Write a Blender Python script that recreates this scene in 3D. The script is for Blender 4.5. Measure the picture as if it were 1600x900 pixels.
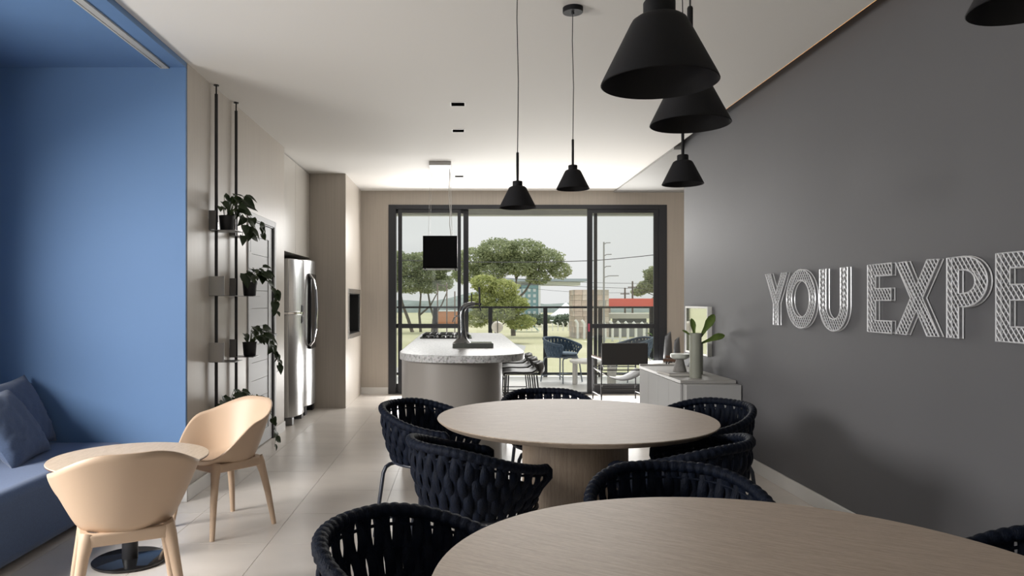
import bpy, math, random
from mathutils import Vector, Matrix, noise

random.seed(7)
PI = math.pi
SC = bpy.context.scene
COL = SC.collection
for o in list(bpy.data.objects):
    bpy.data.objects.remove(o, do_unlink=True)

# ------------------------------------------------------------------ camera
F = 1140.0                       # focal length in pixels of a 1600 px wide frame
EYE = 1.38
cam_d = bpy.data.cameras.new('camera')
cam = bpy.data.objects.new('camera', cam_d)
COL.objects.link(cam)
cam_d.sensor_width = 36.0
cam_d.lens = 36.0 * F / 1600.0
cam_d.shift_x = 79 / 1600.0
cam_d.shift_y = 21 / 1600.0
cam_d.clip_start = 0.05
cam_d.clip_end = 2000
cam.location = (0, 0, EYE)
cam.rotation_euler = (PI / 2, 0, 0)
SC.camera = cam

# ------------------------------------------------------------------ world, sun, window light, exposure
SC.view_settings.view_transform = 'Standard'
SC.view_settings.look = 'None'
SC.view_settings.gamma = 1.0
SC.view_settings.exposure = 0.0
SC.view_settings.use_curve_mapping = False

world = bpy.data.worlds.new('overcast')
SC.world = world
world.use_nodes = True
wn = world.node_tree
wn.nodes.clear()
w_out = wn.nodes.new('ShaderNodeOutputWorld')
w_bg = wn.nodes.new('ShaderNodeBackground')
w_tc = wn.nodes.new('ShaderNodeTexCoord')
w_sep = wn.nodes.new('ShaderNodeSeparateXYZ')
w_mr = wn.nodes.new('ShaderNodeMapRange')
w_mix = wn.nodes.new('ShaderNodeMix'); w_mix.data_type = 'RGBA'
wn.links.new(w_tc.outputs['Generated'], w_sep.inputs[0])
wn.links.new(w_sep.outputs['Z'], w_mr.inputs['Value'])
w_mr.inputs['From Min'].default_value = 0.0
w_mr.inputs['From Max'].default_value = 1.0
wn.links.new(w_mr.outputs[0], w_mix.inputs['Factor'])
w_mix.inputs['A'].default_value = (0.80, 0.81, 0.80, 1)      # hazy overcast at the horizon
w_mix.inputs['B'].default_value = (1.30, 1.36, 1.42, 1)      # brighter towards the zenith
wn.links.new(w_mix.outputs['Result'], w_bg.inputs['Color'])
w_bg.inputs['Strength'].default_value = 1.0
wn.links.new(w_bg.outputs[0], w_out.inputs[0])

sun_d = bpy.data.lights.new('sun', 'SUN')
sun_d.energy = 2.6
sun_d.angle = math.radians(25)
sun_d.color = (1.0, 0.97, 0.92)
sun = bpy.data.objects.new('sun', sun_d)
COL.objects.link(sun)
sun.rotation_euler = (math.radians(-30), math.radians(14), 0)

def area(name, loc, target, sx, sy, power, color, spread=180):
    d = bpy.data.lights.new(name, 'AREA')
    d.shape = 'RECTANGLE'; d.size = sx; d.size_y = sy
    d.energy = power; d.color = color; d.spread = math.radians(spread)
    o = bpy.data.objects.new(name, d)
    COL.objects.link(o)
    o.location = loc
    v = Vector(target) - Vector(loc)
    o.rotation_euler = v.to_track_quat('-Z', 'Y').to_euler()
    return o

area('window_daylight_low', (0.98, 10.78, 0.34), (0.98, 0, 2.6), 4.0, 0.5, 90, (1.0, 0.985, 0.96))     # light thrown up from the pale deck
area('window_daylight_high', (0.98, 10.78, 2.36), (0.98, 0, 1.2), 4.0, 0.6, 95, (1.0, 0.985, 0.96))    # light of the upper sky
area('side_window_daylight', (-4.6, 1.15, 2.35), (-1.0, 1.9, 0.95), 3.0, 1.7, 600, (1.0, 0.97, 0.93))
area('side_window_ground_light', (-4.7, 1.5, 0.55), (0.3, 3.6, 3.0), 3.0, 0.9, 215, (1.0, 0.96, 0.91))   # bounced from the ground outside

# ------------------------------------------------------------------ materials
def new_mat(name):
    m = bpy.data.materials.new(name); m.use_nodes = True
    nt = m.node_tree
    b = nt.nodes['Principled BSDF']
    return m, nt, b

def mat(name, col, rough=0.5, metal=0.0, spec=0.5, var=0.0, scale=8.0, stretch=(1, 1, 1), bump=0.0,
        bump_scale=None, coat=0.0, sheen=0.0, detail=4.0, col2=None, emit=0.0, trans=0.0):
    m, nt, b = new_mat(name)
    c = (col[0], col[1], col[2], 1)
    b.inputs['Base Color'].default_value = c
    b.inputs['Roughness'].default_value = rough
    b.inputs['Metallic'].default_value = metal
    b.inputs['Specular IOR Level'].default_value = spec
    b.inputs['Coat Weight'].default_value = coat
    b.inputs['Sheen Weight'].default_value = sheen
    if emit:
        b.inputs['Emission Color'].default_value = c
        b.inputs['Emission Strength'].default_value = emit
    if var > 0 or bump > 0 or col2:
        tc = nt.nodes.new('ShaderNodeTexCoord')
        mp = nt.nodes.new('ShaderNodeMapping')
        mp.inputs['Scale'].default_value = stretch
        nt.links.new(tc.outputs['Object'], mp.inputs[0])
        nz = nt.nodes.new('ShaderNodeTexNoise')
        nz.inputs['Scale'].default_value = scale
        nz.inputs['Detail'].default_value = detail
        nt.links.new(mp.outputs[0], nz.inputs['Vector'])
        if var > 0 or col2:
            mx = nt.nodes.new('ShaderNodeMix'); mx.data_type = 'RGBA'
            lo = [max(0, x * (1 - var)) for x in col]
            hi = [x * (1 + var) for x in col] if not col2 else list(col2)
            if col2: lo = list(col)
            mx.inputs['A'].default_value = (*lo, 1)
            mx.inputs['B'].default_value = (*hi, 1)
            mr = nt.nodes.new('ShaderNodeMapRange')
            mr.inputs['From Min'].default_value = 0.3
            mr.inputs['From Max'].default_value = 0.7
            nt.links.new(nz.outputs['Fac'], mr.inputs['Value'])
            nt.links.new(mr.outputs[0], mx.inputs['Factor'])
            nt.links.new(mx.outputs['Result'], b.inputs['Base Color'])
        if bump > 0:
            bp = nt.nodes.new('ShaderNodeBump')
            bp.inputs['Strength'].default_value = bump
            bp.inputs['Distance'].default_value = 0.01
            src = nz
            if bump_scale:
                src = nt.nodes.new('ShaderNodeTexNoise')
                src.inputs['Scale'].default_value = bump_scale
                src.inputs['Detail'].default_value = 3
                nt.links.new(mp.outputs[0], src.inputs['Vector'])
            nt.links.new(src.outputs['Fac'], bp.inputs['Height'])
            nt.links.new(bp.outputs[0], b.inputs['Normal'])
    return m

def glass_mat(name, tint=(0.98, 0.985, 0.98), refl=0.03):
    m = bpy.data.materials.new(name); m.use_nodes = True
    nt = m.node_tree; nt.nodes.clear()
    out = nt.nodes.new('ShaderNodeOutputMaterial')
    tr = nt.nodes.new('ShaderNodeBsdfTransparent'); tr.inputs[0].default_value = (*tint, 1)
    gl = nt.nodes.new('ShaderNodeBsdfGlossy'); gl.inputs['Roughness'].default_value = 0.02
    lw = nt.nodes.new('ShaderNodeLayerWeight'); lw.inputs['Blend'].default_value = 0.25
    mr = nt.nodes.new('ShaderNodeMapRange')
    mr.inputs['To Min'].default_value = refl * 0.5
    mr.inputs['To Max'].default_value = 0.6
    nt.links.new(lw.outputs['Fresnel'], mr.inputs['Value'])
    mx = nt.nodes.new('ShaderNodeMixShader')
    nt.links.new(mr.outputs[0], mx.inputs[0])
    nt.links.new(tr.outputs[0], mx.inputs[1]); nt.links.new(gl.outputs[0], mx.inputs[2])
    nt.links.new(mx.outputs[0], out.inputs[0])
    return m

M = {}
M['ceiling'] = mat('ceiling_paint', (0.74, 0.72, 0.69), 0.7, spec=0.3)
M['beige'] = mat('beige_laminate', (0.46, 0.415, 0.365), 0.38, spec=0.35, var=0.05, scale=5, stretch=(14, 14, 0.25))
M['beige_door'] = mat('beige_cabinet', (0.50, 0.47, 0.43), 0.3, spec=0.45, var=0.03, scale=4, stretch=(10, 10, 0.3))
M['blue_wall'] = mat('blue_paint', (0.115, 0.208, 0.385), 0.65, spec=0.3, var=0.02, scale=2)
M['grey_wall'] = mat('grey_paint', (0.125, 0.125, 0.133), 0.6, spec=0.25, var=0.03, scale=1.2)
M['tile'] = mat('porcelain_tile', (0.66, 0.61, 0.56), 0.30, spec=0.5, var=0.06, scale=1.6, stretch=(1, 2.2, 1), bump=0.02)
M['grout'] = mat('grout', (0.50, 0.48, 0.45), 0.8)
M['white'] = mat('white_lacquer', (0.72, 0.71, 0.69), 0.4)
M['door_white'] = mat('door_lacquer', (0.60, 0.61, 0.63), 0.5, spec=0.3)
M['black_metal'] = mat('black_metal', (0.018, 0.018, 0.021), 0.45, spec=0.5)
M['frame'] = mat('anthracite_aluminium', (0.022, 0.024, 0.030), 0.42, spec=0.5)
M['glass'] = glass_mat('window_glass')
M['rail_glass'] = glass_mat('railing_glass', (0.96, 0.97, 0.965), 0.05)
M['steel'] = mat('brushed_steel', (0.56, 0.56, 0.56), 0.26, metal=1.0, var=0.06, scale=30, stretch=(1, 1, 0.02))
M['steel_dark'] = mat('dark_steel', (0.20, 0.20, 0.205), 0.3, metal=0.9)
M['chrome'] = mat('chrome', (0.75, 0.75, 0.76), 0.08, metal=1.0)
M['dark_chrome'] = mat('dark_chrome', (0.22, 0.225, 0.23), 0.14, metal=1.0)
M['rope'] = mat('navy_rope', (0.0032, 0.0058, 0.0140), 0.6, spec=0.14, var=0.3, scale=60, stretch=(1, 1, 0.4), bump=0.4, bump_scale=220, sheen=0.0)
M['rope_out'] = mat('blue_rope', (0.060, 0.10, 0.155), 0.7, spec=0.3, var=0.25, scale=60, bump=0.3, bump_scale=200, sheen=0.2)
M['navy_tube'] = mat('navy_tube', (0.020, 0.026, 0.042), 0.35, spec=0.5)
M['navy_fabric'] = mat('navy_fabric', (0.009, 0.011, 0.019), 0.85, spec=0.2, var=0.2, scale=90, bump=0.2, bump_scale=300)
M['grey_blue_tube'] = mat('grey_blue_tube', (0.16, 0.19, 0.23), 0.4)
M['blue_grey_fabric'] = mat('blue_grey_fabric', (0.19, 0.25, 0.32), 0.85, spec=0.2, var=0.15, scale=60)
M['tan'] = mat('tan_polymer', (0.55, 0.405, 0.29), 0.45, spec=0.4, var=0.02, scale=3)
M['sofa'] = mat('sofa_fabric', (0.075, 0.12, 0.23), 0.9, spec=0.15, var=0.08, scale=120, bump=0.15, bump_scale=400, sheen=0.2)
M['cushion'] = mat('cushion_fabric', (0.080, 0.112, 0.19), 0.9, spec=0.15, var=0.10, scale=100, bump=0.15, bump_scale=400, sheen=0.2)
M['pendant'] = mat('pendant_black', (0.006, 0.006, 0.008), 0.6, spec=0.25, var=0.1, scale=20)
M['pendant_in'] = M['pendant']
M['island'] = mat('warm_grey_lacquer', (0.27, 0.25, 0.23), 0.36, spec=0.45)
M['black_glass'] = mat('black_glass', (0.012, 0.012, 0.013), 0.08, spec=0.6)
M['cast_iron'] = mat('cast_iron', (0.02, 0.02, 0.021), 0.5)
M['hood'] = mat('hood_black', (0.004, 0.004, 0.005), 0.45, spec=0.12)
M['led'] = mat('led_warm', (1.0, 0.50, 0.14), 0.5, emit=1.6)
M['diffuser'] = mat('opal_diffuser', (0.42, 0.42, 0.41), 0.6)
M['sideboard'] = mat('light_grey_lacquer', (0.40, 0.40, 0.40), 0.75, spec=0.12)
M['sideboard_top'] = mat('sideboard_top', (0.36, 0.35, 0.335), 0.5, spec=0.3)
M['leaf'] = mat('pothos_leaf', (0.030, 0.055, 0.018), 0.42, spec=0.45, var=0.4, scale=6)
M['leaf_light'] = mat('strap_leaf', (0.10, 0.155, 0.03), 0.4, var=0.4, scale=14)
M['stem'] = mat('stem', (0.07, 0.11, 0.03), 0.6)
M['soil'] = mat('soil', (0.02, 0.014, 0.01), 0.95, var=0.4, scale=60, bump=0.8)
M['pot_black'] = mat('pot_black', (0.016, 0.016, 0.018), 0.5)
M['sage'] = mat('sage_ceramic', (0.30, 0.31, 0.26), 0.55, var=0.04, scale=8)
M['stone_grey'] = mat('stone_grey', (0.23, 0.22, 0.21), 0.7, var=0.12, scale=40, bump=0.2)
M['marble'] = mat('pale_marble', (0.52, 0.54, 0.50), 0.35, var=0.08, scale=12)
M['black_leather'] = mat('black_leather', (0.012, 0.012, 0.014), 0.55, bump=0.15, bump_scale=150)
M['brown_wood'] = mat('brown_wood', (0.085, 0.038, 0.02), 0.5, var=0.25, scale=20, stretch=(1, 6, 6))
M['silver_wire'] = mat('silver_wire', (0.80, 0.81, 0.84), 0.35, metal=0.25)
M['balcony'] = mat('pale_deck', (0.84, 0.83, 0.81), 0.4, var=0.03, scale=3)
M['white_stone'] = mat('white_stone', (0.66, 0.65, 0.63), 0.6, var=0.05, scale=20)
M['beam'] = mat('concrete_beam', (0.36, 0.37, 0.38), 0.7, var=0.06, scale=2)
M['paper'] = mat('book_cover', (0.33, 0.32, 0.31), 0.6)
M['pages'] = mat('book_pages', (0.60, 0.58, 0.54), 0.8, var=0.1, scale=60, stretch=(0.1, 0.1, 20))
M['stool'] = mat('stool_charcoal', (0.035, 0.033, 0.032), 0.42, spec=0.5)
M['mirror'] = mat('mirror_glass', (0.85, 0.86, 0.85), 0.04, metal=1.0)

# bleached oak with pores and grain
def oak(name, c1, c2, stretch, rough=0.42):
    m, nt, b = new_mat(name)
    tc = nt.nodes.new('ShaderNodeTexCoord')
    mp = nt.nodes.new('ShaderNodeMapping'); mp.inputs['Scale'].default_value = stretch
    nt.links.new(tc.outputs['Object'], mp.inputs[0])
    n1 = nt.nodes.new('ShaderNodeTexNoise'); n1.inputs['Scale'].default_value = 9; n1.inputs['Detail'].default_value = 6
    n2 = nt.nodes.new('ShaderNodeTexNoise'); n2.inputs['Scale'].default_value = 45; n2.inputs['Detail'].default_value = 3
    nt.links.new(mp.outputs[0], n1.inputs['Vector']); nt.links.new(mp.outputs[0], n2.inputs['Vector'])
    ad = nt.nodes.new('ShaderNodeMath'); ad.operation = 'ADD'
    nt.links.new(n1.outputs['Fac'], ad.inputs[0]); nt.links.new(n2.outputs['Fac'], ad.inputs[1])
    mr = nt.nodes.new('ShaderNodeMapRange')
    mr.inputs['From Min'].default_value = 0.75; mr.inputs['From Max'].default_value = 1.25
    nt.links.new(ad.outputs[0], mr.inputs['Value'])
    mx = nt.nodes.new('ShaderNodeMix'); mx.data_type = 'RGBA'
    mx.inputs['A'].default_value = (*c1, 1); mx.inputs['B'].default_value = (*c2, 1)
    nt.links.new(mr.outputs[0], mx.inputs['Factor'])
    nt.links.new(mx.outputs['Result'], b.inputs['Base Color'])
    b.inputs['Roughness'].default_value = rough
    b.inputs['Specular IOR Level'].default_value = 0.45
    bp = nt.nodes.new('ShaderNodeBump'); bp.inputs['Strength'].default_value = 0.12; bp.inputs['Distance'].default_value = 0.004
    nt.links.new(n2.outputs['Fac'], bp.inputs['Height']); nt.links.new(bp.outputs[0], b.inputs['Normal'])
    return m
M['oak'] = oak('bleached_oak', (0.33, 0.258, 0.198), (0.46, 0.372, 0.295), (1.2, 14, 1), 0.46)
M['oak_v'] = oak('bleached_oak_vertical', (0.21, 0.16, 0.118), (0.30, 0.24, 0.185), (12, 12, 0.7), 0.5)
M['maple'] = oak('pale_maple', (0.55, 0.43, 0.31), (0.68, 0.55, 0.42), (8, 1.2, 1), 0.42)

# speckled granite
def granite(name):
    m, nt, b = new_mat(name)
    tc = nt.nodes.new('ShaderNodeTexCoord')
    v = nt.nodes.new('ShaderNodeTexVoronoi'); v.inputs['Scale'].default_value = 75
    n = nt.nodes.new('ShaderNodeTexNoise'); n.inputs['Scale'].default_value = 55; n.inputs['Detail'].default_value = 5
    nt.links.new(tc.outputs['Object'], v.inputs['Vector']); nt.links.new(tc.outputs['Object'], n.inputs['Vector'])
    cr = nt.nodes.new('ShaderNodeValToRGB')
    cr.color_ramp.elements[0].position = 0.33; cr.color_ramp.elements[0].color = (0.13, 0.12, 0.11, 1)
    cr.color_ramp.elements[1].position = 0.52; cr.color_ramp.elements[1].color = (0.44, 0.43, 0.415, 1)
    nt.links.new(n.outputs['Fac'], cr.inputs[0])
    mx = nt.nodes.new('ShaderNodeMix'); mx.data_type = 'RGBA'; mx.inputs['Factor'].default_value = 0.18
    nt.links.new(cr.outputs[0], mx.inputs['A']); nt.links.new(v.outputs['Color'], mx.inputs['B'])
    hs = nt.nodes.new('ShaderNodeHueSaturation'); hs.inputs['Saturation'].default_value = 0.12
    nt.links.new(mx.outputs['Result'], hs.inputs['Color'])
    nt.links.new(hs.outputs[0], b.inputs['Base Color'])
    b.inputs['Roughness'].default_value = 0.3
    b.inputs['Specular IOR Level'].default_value = 0.35
    return m
M['granite'] = granite('speckled_granite')

# ------------------------------------------------------------------ mesh builder
class MB:
    def __init__(s):
        s.v = []; s.f = []
    def add(s, vs, fs):
        n = len(s.v)
        s.v.extend([tuple(p) for p in vs])
        s.f.extend([tuple(i + n for i in f) for f in fs])
        return s
    def box(s, x0, x1, y0, y1, z0, z1):
        vs = [(x0, y0, z0), (x1, y0, z0), (x1, y1, z0), (x0, y1, z0), (x0, y0, z1), (x1, y0, z1), (x1, y1, z1), (x0, y1, z1)]
        return s.add(vs, [(3, 2, 1, 0), (4, 5, 6, 7), (0, 1, 5, 4), (1, 2, 6, 5), (2, 3, 7, 6), (3, 0, 4, 7)])
    def obox(s, mtx, sx, sy, sz):
        vs = [mtx @ Vector((x * sx / 2, y * sy / 2, z * sz / 2)) for z in (-1, 1) for x, y in ((-1, -1), (1, -1), (1, 1), (-1, 1))]
        return s.add(vs, [(3, 2, 1, 0), (4, 5, 6, 7), (0, 1, 5, 4), (1, 2, 6, 5), (2, 3, 7, 6), (3, 0, 4, 7)])
    def tube(s, pts, r, n=8, closed=False, cap=True, flat=1.0, up=None):
        """swept tube; r a number or list; flat scales the radius along the second frame axis"""
        pts = [Vector(p) for p in pts]; L = len(pts)
        rs = r if isinstance(r, (list, tuple)) else [r] * L
        rings = []
        prev = None
        for i, p in enumerate(pts):
            if closed: t = pts[(i + 1) % L] - pts[i - 1]
            elif i == 0: t = pts[1] - p
            elif i == L - 1: t = p - pts[-2]
            else: t = (pts[i + 1] - p).normalized() + (p - pts[i - 1]).normalized()
            t.normalize()
            if up is not None: a = Vector(up)
            elif prev is not None: a = prev
            else: a = Vector((0, 0, 1)) if abs(t.z) < 0.9 else Vector((1, 0, 0))
            b = t.cross(a)
            if b.length < 1e-6: b = t.cross(Vector((0.3, 0.7, 0.2)))
            b.normalize(); a = b.cross(t).normalized(); prev = a
            rings.append([p + a * (math.cos(2 * PI * k / n) * rs[i]) + b * (math.sin(2 * PI * k / n) * rs[i] * flat) for k in range(n)])
        vs = [q for ring in rings for q in ring]; fs = []
        for i in range(L if closed else L - 1):
            j = (i + 1) % L
            for k in range(n):
                k2 = (k + 1) % n
                fs.append((i * n + k, i * n + k2, j * n + k2, j * n + k))
        if cap and not closed:
            fs.append(tuple(reversed(range(n)))); fs.append(tuple((L - 1) * n + k for k in range(n)))
        return s.add(vs, fs)
    def cyl(s, p0, p1, r0, r1=None, n=16):
        return s.tube([p0, p1], [r0, r0 if r1 is None else r1], n)
    def lathe(s, prof, n=32, c=(0, 0, 0), close=False):
        """prof: list of (r, z), bottom to top outside"""
        vs = []; fs = []; L = len(prof)
        for r, z in prof:
            for k in range(n):
                a = 2 * PI * k / n
                vs.append((c[0] + r * math.cos(a), c[1] + r * math.sin(a), c[2] + z))
        for i in range(L if close else L - 1):
            j = (i + 1) % L
            for k in range(n):
                k2 = (k + 1) % n
                fs.append((i * n + k, i * n + k2, j * n + k2, j * n + k))
        if not close:
            if prof[0][0] > 1e-6: fs.append(tuple(reversed(range(n))))
            if prof[-1][0] > 1e-6: fs.append(tuple((L - 1) * n + k for k in range(n)))
        return s.add(vs, fs)
    def prism(s, poly, z0, z1):
        n = len(poly)
        vs = [(x, y, z0) for x, y in poly] + [(x, y, z1) for x, y in poly]
        fs = [tuple(reversed(range(n))), tuple(range(n, 2 * n))] + [(i, (i + 1) % n, n + (i + 1) % n, n + i) for i in range(n)]
        return s.add(vs, fs)
    def grid(s, rows, closed_u=False):
        """rows: list of equally long point lists"""
        R = len(rows); C = len(rows[0])
        vs = [p for r in rows for p in r]; fs = []
        for i in range(R - 1):
            for j in range(C if closed_u else C - 1):
                j2 = (j + 1) % C
                fs.append((i * C + j, i * C + j2, (i + 1) * C + j2, (i + 1) * C + j))
        return s.add(vs, fs)
    def mesh(s, name, m, sharp=35):
        me = bpy.data.meshes.new(name)
        me.from_pydata([tuple(p) for p in s.v], [], s.f)
        me.validate(); me.update()
        if sharp is not None:
            for p in me.polygons: p.use_smooth = True
            me.set_sharp_from_angle(angle=math.radians(sharp))
        if m is not None: me.materials.append(m)
        return me
    def build(s, name, m, parent=None, sharp=35, bevel=0.0, seg=2, subsurf=0, solid=0.0):
        o = bpy.data.objects.new(name, s.mesh(name, m, sharp))
        COL.objects.link(o)
        if parent is not None: o.parent = parent
        if solid:
            md = o.modifiers.new('solid', 'SOLIDIFY'); md.thickness = solid; md.offset = 0
        if bevel:
            md = o.modifiers.new('bevel', 'BEVEL'); md.width = bevel; md.segments = seg; md.limit_method = 'ANGLE'; md.angle_limit = math.radians(40)
        if subsurf:
            md = o.modifiers.new('sub', 'SUBSURF'); md.levels = subsurf; md.render_levels = subsurf
        return o

def tag(o, label=None, cat=None, group=None, kind=None):
    if label: o['label'] = label
    if cat: o['category'] = cat
    if group: o['group'] = group
    if kind: o['kind'] = kind
    return o
def thing(name, label, cat, loc=(0, 0, 0), rotz=0.0, group=None):
    o = bpy.data.objects.new(name, None); COL.objects.link(o)
    o.empty_display_size = 0.1
    o.location = loc; o.rotation_euler = (0, 0, rotz)
    return tag(o, label, cat, group)
def struct(mb, name, m, parent=None, **kw):
    o = mb.build(name, m, parent, **kw)
    if parent is None: o['kind'] = 'structure'
    return o
def inst(src, parent, loc=None, rot=None, scale=None, mtx=None):
    c = src.copy(); COL.objects.link(c); c.parent = parent
    if mtx is not None: c.matrix_local = mtx
    if loc is not None: c.location = loc
    if rot is not None: c.rotation_euler = rot
    if scale is not None: c.scale = scale
    return c
def dup(root, loc, rotz=0.0, label=None, group=None):
    r = root.copy(); COL.objects.link(r)
    r.location = loc; r.rotation_euler = (0, 0, rotz)
    if label: r['label'] = label
    if group: r['group'] = group
    for ch in list(root.children):
        c = ch.copy(); COL.objects.link(c); c.parent = r
        for g in list(ch.children):
            d = g.copy(); COL.objects.link(d); d.parent = c
    return r
def face(fx, fy):          # z rotation that turns local +Y to (fx, fy)
    return math.atan2(-fx, fy)
def smooth(a, b, x):
    t = max(0.0, min(1.0, (x - a) / (b - a))); return t * t * (3 - 2 * t)
# ================================================================== STRUCTURE
XL, XR, D, H = -1.90, 2.38, 10.87, 3.03
T, TX, TY = 0.588, -0.513, 5.334          # tile pitch and the joint lines

fl = struct(MB().box(-3.5, 4.3, -3.1, D + 0.1, -0.12, -0.004), 'floor', M['grout'])
tm = MB().box(-T / 2 + 0.0015, T / 2 - 0.0015, -T / 2 + 0.0015, T / 2 - 0.0015, -0.004, 0.0).mesh('tile', M['tile'])
te = MB().box(-T / 2 + 0.0015, T / 2 - 0.0015, 0.0015, 0.245, -0.004, 0.0).mesh('tile', M['tile'])
c0 = math.floor((-3.4 - TX) / T)
for r in range(-4, 9):
    for c in range(c0, c0 + 13):
        o = bpy.data.objects.new('tile', tm); COL.objects.link(o); o.parent = fl
        o.location = (TX + (c + 0.5) * T, TY + (r + 0.5) * T, 0)
for c in range(c0, c0 + 13):
    o = bpy.data.objects.new('tile', te); COL.objects.link(o); o.parent = fl
    o.location = (TX + (c + 0.5) * T, TY + 9 * T, 0)
b = MB()
for r in range(-14, -4):
    for c in range(c0, c0 + 13):
        x, y = TX + c * T, TY + r * T
        b.box(x + 0.0015, x + T - 0.0015, y + 0.0015, y + T - 0.0015, -0.004, 0.0)
tag(b.build('tile_field', M['tile'], fl), kind='stuff')

# ceilings
struct(MB().box(XL, 2.27, -3.0, D, H, H + 0.18).box(-2.8, XL, 5.06, D, H, H + 0.18), 'ceiling', M['ceiling'])
struct(MB().box(-3.5, XL - 0.002, -3.0, 5.05, 2.995, H + 0.18), 'ceiling', M['blue_wall'])
struct(MB().box(2.27, 4.3, 7.80, D, 3.004, H + 0.18), 'ceiling', mat('grey_ceiling', (0.27, 0.265, 0.255), 0.7))
struct(MB().box(2.27, 2.5, -3.0, 7.80, H + 0.10, H + 0.18), 'ceiling', M['grey_wall'])
t1 = MB().box(2.2705, 2.2735, -2.9, 6.3, H + 0.001, H + 0.0065); struct(t1, 'trim_2', M['led'])
t = struct(MB().box(-2.075, -2.063, -2.5, 5.02, 2.985, 2.996).box(-2.027, -2.015, -2.5, 5.02, 2.985, 2.996).box(-2.075, -2.015, 5.02, 5.03, 2.985, 2.996), 'trim_1', M['diffuser'])
MB().box(-2.062, -2.028, -2.5, 5.02, 2.988, 2.996).build('diffuser', M['diffuser'], t)

# walls
struct(MB().box(-3.5, -1.902, 5.03, 5.058, 0, 2.996), 'wall_niche', M['blue_wall'])
struct(MB().box(-3.5, -3.38, -3.0, 1.0, 0, 2.996).box(-3.5, -3.38, 3.7, 5.03, 0, 2.996).box(-3.5, -3.38, 1.0, 3.7, 0, 0.95).box(-3.5, -3.38, 1.0, 3.7, 2.25, 2.996), 'wall_niche_left', M['blue_wall'])
DY0, DY1, DZ = 6.53, 7.38, 2.125          # door opening in the left wall
struct(MB().box(-2.02, XL, 5.058, DY0, 0, H).box(-2.02, XL, DY1, 7.82, 0, H).box(-2.02, XL, DY0, DY1, DZ, H)
       .box(-2.02, -1.985, DY0, DY1, 0, DZ), 'wall_left', M['beige'])
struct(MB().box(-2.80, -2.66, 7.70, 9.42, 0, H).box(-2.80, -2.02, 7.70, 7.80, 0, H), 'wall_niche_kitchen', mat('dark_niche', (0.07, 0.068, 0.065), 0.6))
struct(MB().box(XR, 2.52, -3.0, 7.80, 0, H + 0.18), 'wall_right', M['grey_wall'])
struct(MB().box(4.2, 4.3, 7.80, D, 0, H).box(2.52, 4.3, 7.70, 7.80, 0, H), 'wall_right_far', M['beige'])
WX0, WX1, WZ = -1.087, 3.06, 2.82
struct(MB().box(-2.8, WX0, D, D + 0.14, -0.1, H + 0.18).box(WX1, 4.3, D, D + 0.14, -0.1, H + 0.18).box(WX0, WX1, D, D + 0.14, WZ, H + 0.18), 'wall_back', M['beige'])
struct(MB().box(-3.5, -1.0, -3.1, -2.95, 0, H + 0.18).box(2.2, 2.5, -3.1, -2.95, 0, H + 0.18).box(-1.0, 2.2, -3.1, -2.95, 2.5, H + 0.18)
       .box(-1.0, 2.2, -3.1, -2.95, 0, 0.35), 'wall_front', M['ceiling'])
# tower with the barbecue opening
PX, PY = -1.495, 9.42
BY0, BY1, BZ0, BZ1 = 9.66, 10.66, 0.93, 1.50
struct(MB().box(-2.66, PX, PY, BY0, 0, H).box(-2.66, PX, BY1, D, 0, H).box(-2.66, PX, BY0, BY1, 0, BZ0).box(-2.66, PX, BY0, BY1, BZ1, H),
       'wall_tower', M['beige'])
t = thing('barbecue_niche', 'dark recessed barbecue opening with brushed metal rim in the beige tower beside the glass door', 'barbecue', (PX, (BY0 + BY1) / 2, BZ0))
hy, hz = (BY1 - BY0) / 2, BZ1 - BZ0
MB().box(-0.008, 0.012, -hy - 0.05, -hy + 0.012, -0.05, hz + 0.05).box(-0.008, 0.012, hy - 0.012, hy + 0.05, -0.05, hz + 0.05)\
    .box(-0.008, 0.012, -hy, hy, hz - 0.012, hz + 0.05).box(-0.008, 0.012, -hy, hy, -0.05, 0.012).build('rim', M['steel'], t, bevel=0.002)
MB().box(-0.56, -0.5, -hy + 0.002, hy - 0.002, 0.002, hz - 0.002).box(-0.5, -0.01, -hy + 0.002, -hy + 0.02, 0.002, hz - 0.002).box(-0.5, -0.01, hy - 0.02, hy - 0.002, 0.002, hz - 0.002)\
    .box(-0.5, -0.01, -hy + 0.02, hy - 0.02, hz - 0.02, hz - 0.002).box(-0.5, -0.01, -hy + 0.02, hy - 0.02, 0.002, 0.02)\
    .build('firebox', M['cast_iron'], t)

# baseboards
def base(name, *bx):
    m = MB()
    for q in bx: m.box(*q, 0, 0.10)
    struct(m, name, M['white'], bevel=0.003)
base('baseboard_left', (XL, XL + 0.014, 5.016, DY0 - 0.062, ), (XL, XL + 0.014, DY1 + 0.062, 7.82))
base('baseboard_niche', (-2.28, XL + 0.014, 5.014, 5.029))
base('baseboard_right', (XR - 0.014, XR, -2.9, 7.80))
base('baseboard_back', (PX, WX0 - 0.005, D - 0.014, D), (WX1 + 0.005, 4.2, D - 0.014, D))

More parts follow.
